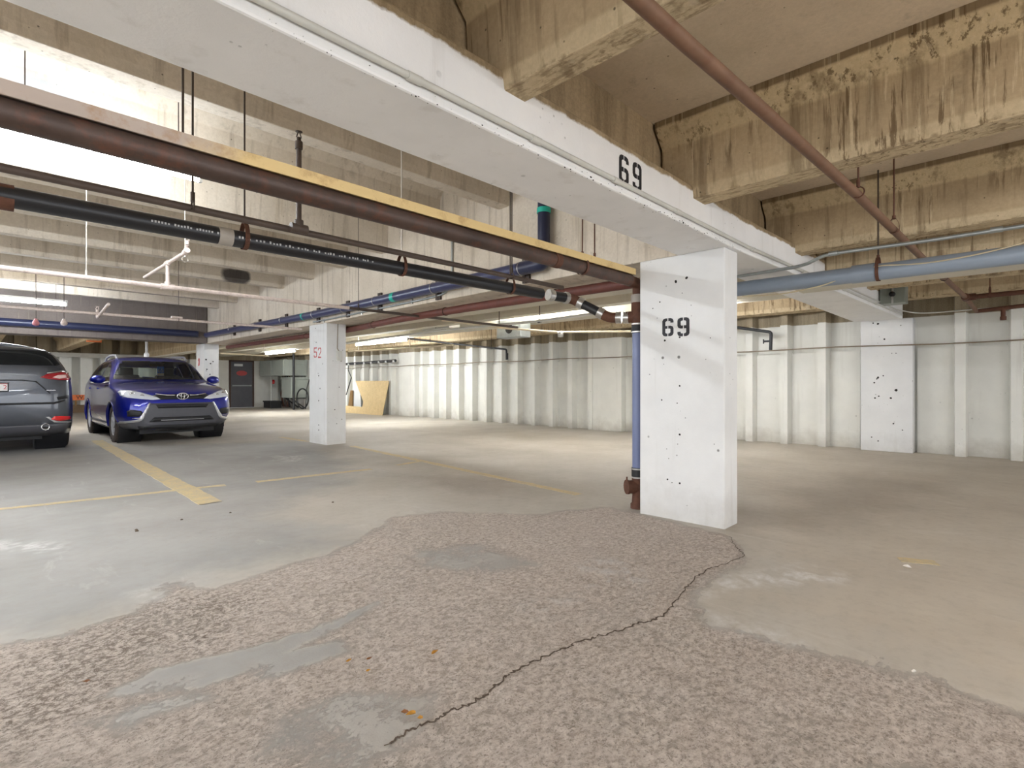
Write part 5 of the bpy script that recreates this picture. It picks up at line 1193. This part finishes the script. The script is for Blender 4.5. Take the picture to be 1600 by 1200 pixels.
for sg in (1, -1):
    P_ = lambda q: [(sg * a, c) for a, c in q]
    tl = b.patch('tail_light', P_(((.50, 1.135), (.58, 1.185), (.74, 1.215), (.86, 1.21), (.875, 1.15), (.86, 1.095), (.72, 1.095), (.60, 1.11))), 'x', -1, 'lamp_red', car, .010, .03, .012)
    b.patch('tail_light_centre', P_(((.64, 1.135), (.70, 1.17), (.79, 1.175), (.80, 1.13), (.72, 1.115))), 'x', -1, 'lamp_pink', car, .018, .03, .006)
    b.patch('tail_light_trim', P_(((.58, 1.192), (.74, 1.224), (.86, 1.218), (.86, 1.228), (.74, 1.236), (.58, 1.204))), 'x', -1, 'chrome', car, .012, .04, .006)
    b.patch('reflector', P_(((.62, .505), (.66, .555), (.84, .545), (.85, .495), (.72, .48))), 'x', -1, 'reflector_red', car, .014, .03, .010)
    b.patch('reflector_trim', P_(((.56, .545), (.60, .55), (.68, .475), (.86, .46), (.86, .445), (.66, .46))), 'x', -1, 'silver', car, .014, .03, .010)
    h = b.bvh.ray_cast(Vector((-4, sg * .56, .40)), Vector((1, 0, 0)))[0]
    m = MB(); m.lathe(Vector((h.x - .02, sg * .56, .40)), (-1, 0, 0), [(.048, -.08), (.050, .03), (.042, .034), (.040, -.06), (0, -.06)], 22); obj('exhaust_tip', m, 'chrome', car)
    m = MB(); m.lathe(Vector((h.x - .012, sg * .56, .40)), (-1, 0, 0), [(.038, .0), (0, .0)], 18); obj('exhaust_bore', m, 'hole', car)
    m = MB(); c0 = Vector((.62, sg * 1.0, 1.14)); m.lathe(c0, (0, sg, 0), [(0, -.12), (.06, -.11), (.085, -.02), (.07, .08), (0, .12)], 14); obj('mirror', m, 'grey_car', car)
b.patch('bumper_groove', [(-.78, .80), (-.66, .765), (.66, .765), (.78, .80), (.78, .775), (.66, .735), (-.66, .735), (-.78, .775)], 'x', -1, 'plastic_black', car, .004, .04, .006)
b.patch('side_gap', [(.69, .84), (.82, .865), (.82, .82), (.70, .80)], 'x', -1, 'plastic_black', car, .004, .04, .004)
b.patch('side_gap', [(-.82, .865), (-.69, .84), (-.70, .80), (-.82, .82)], 'x', -1, 'plastic_black', car, .004, .04, .004)
b.patch('tailgate_crease', [(-.62, .90), (-.46, 1.08), (-.3, 1.10), (.3, 1.10), (.46, 1.08), (.62, .90), (.605, .895), (.45, 1.068), (.3, 1.086), (-.3, 1.086), (-.45, 1.068), (-.605, .895)], 'x', -1, 'plastic_black', car, .003, .04, .004)
b.patch('lower_cladding', [(-.86, .46), (-.62, .43), (.62, .43), (.86, .46), (.80, .30), (.60, .26), (-.60, .26), (-.80, .30)], 'x', -1, 'plastic_grey', car, .008, .05, .010)
xb = b.bvh.ray_cast(Vector((-4, 0, .99)), Vector((1, 0, 0)))[0].x
m = MB(); m.box(xb - .022, xb - .004, -.165, .165, .925, 1.06); fr = obj('plate_frame', m, 'plastic_black', car, .006)
m = MB(); m.box(xb - .027, xb - .020, -.15, .15, .94, 1.045); pl = obj('licence_plate', m, 'plate', fr)
text('plate_figure', '2', .085, 'red_ink', (xb - .028, -.125, .988), (math.pi / 2, 0, -math.pi / 2), fr)
m = MB(); m.box(xb - .0285, xb - .026, -.15, .15, 1.035, 1.043); obj('plate_band', m, 'red_ink', fr)
m = MB()
for i in range(9):
    yv = -.575 - .012 * i; h = b.bvh.ray_cast(Vector((-4, yv, .945)), Vector((1, 0, 0)))[0]; m.box(h.x - .006, h.x + .002, yv - .004, yv + .004, .938, .948 + .003 * (i % 3 == 1))
obj('badge', m, 'silver', car)['kind'] = 'stuff'
m = MB(); m.tube([(-1.98, y, 1.62 - .10 * (y / .6) ** 2) for y in np.linspace(-.58, .58, 13)], .028, 8); obj('roof_spoiler', m, 'grey_car', car)
b.cut(lambda v: any(math.hypot(v.x - xa, v.z - .345) < .40 and abs(v.y) > .55 for xa in (1.36, -1.33)))
for xa in (1.36, -1.33): b.snap_wheel(xa, .345, .40)
b.object('body', 'grey_car', car)
arches(b, car, (1.36, -1.33), .40, 'plastic_black')
for xa in (1.36, -1.33):
    for sg in (1, -1): wheel(car, xa, sg * .79, .35, .235, 'rubber', 0)
m = MB(); m.box(-1.9, 1.9, -.55, .55, .19, .30); m.tube([(-2.1, -.56, .38), (-1.7, -.56, .30), (-1.7, .56, .30), (-2.1, .56, .38)], .08, 10, True, .1); obj('underbody', m, 'plastic_black', car)
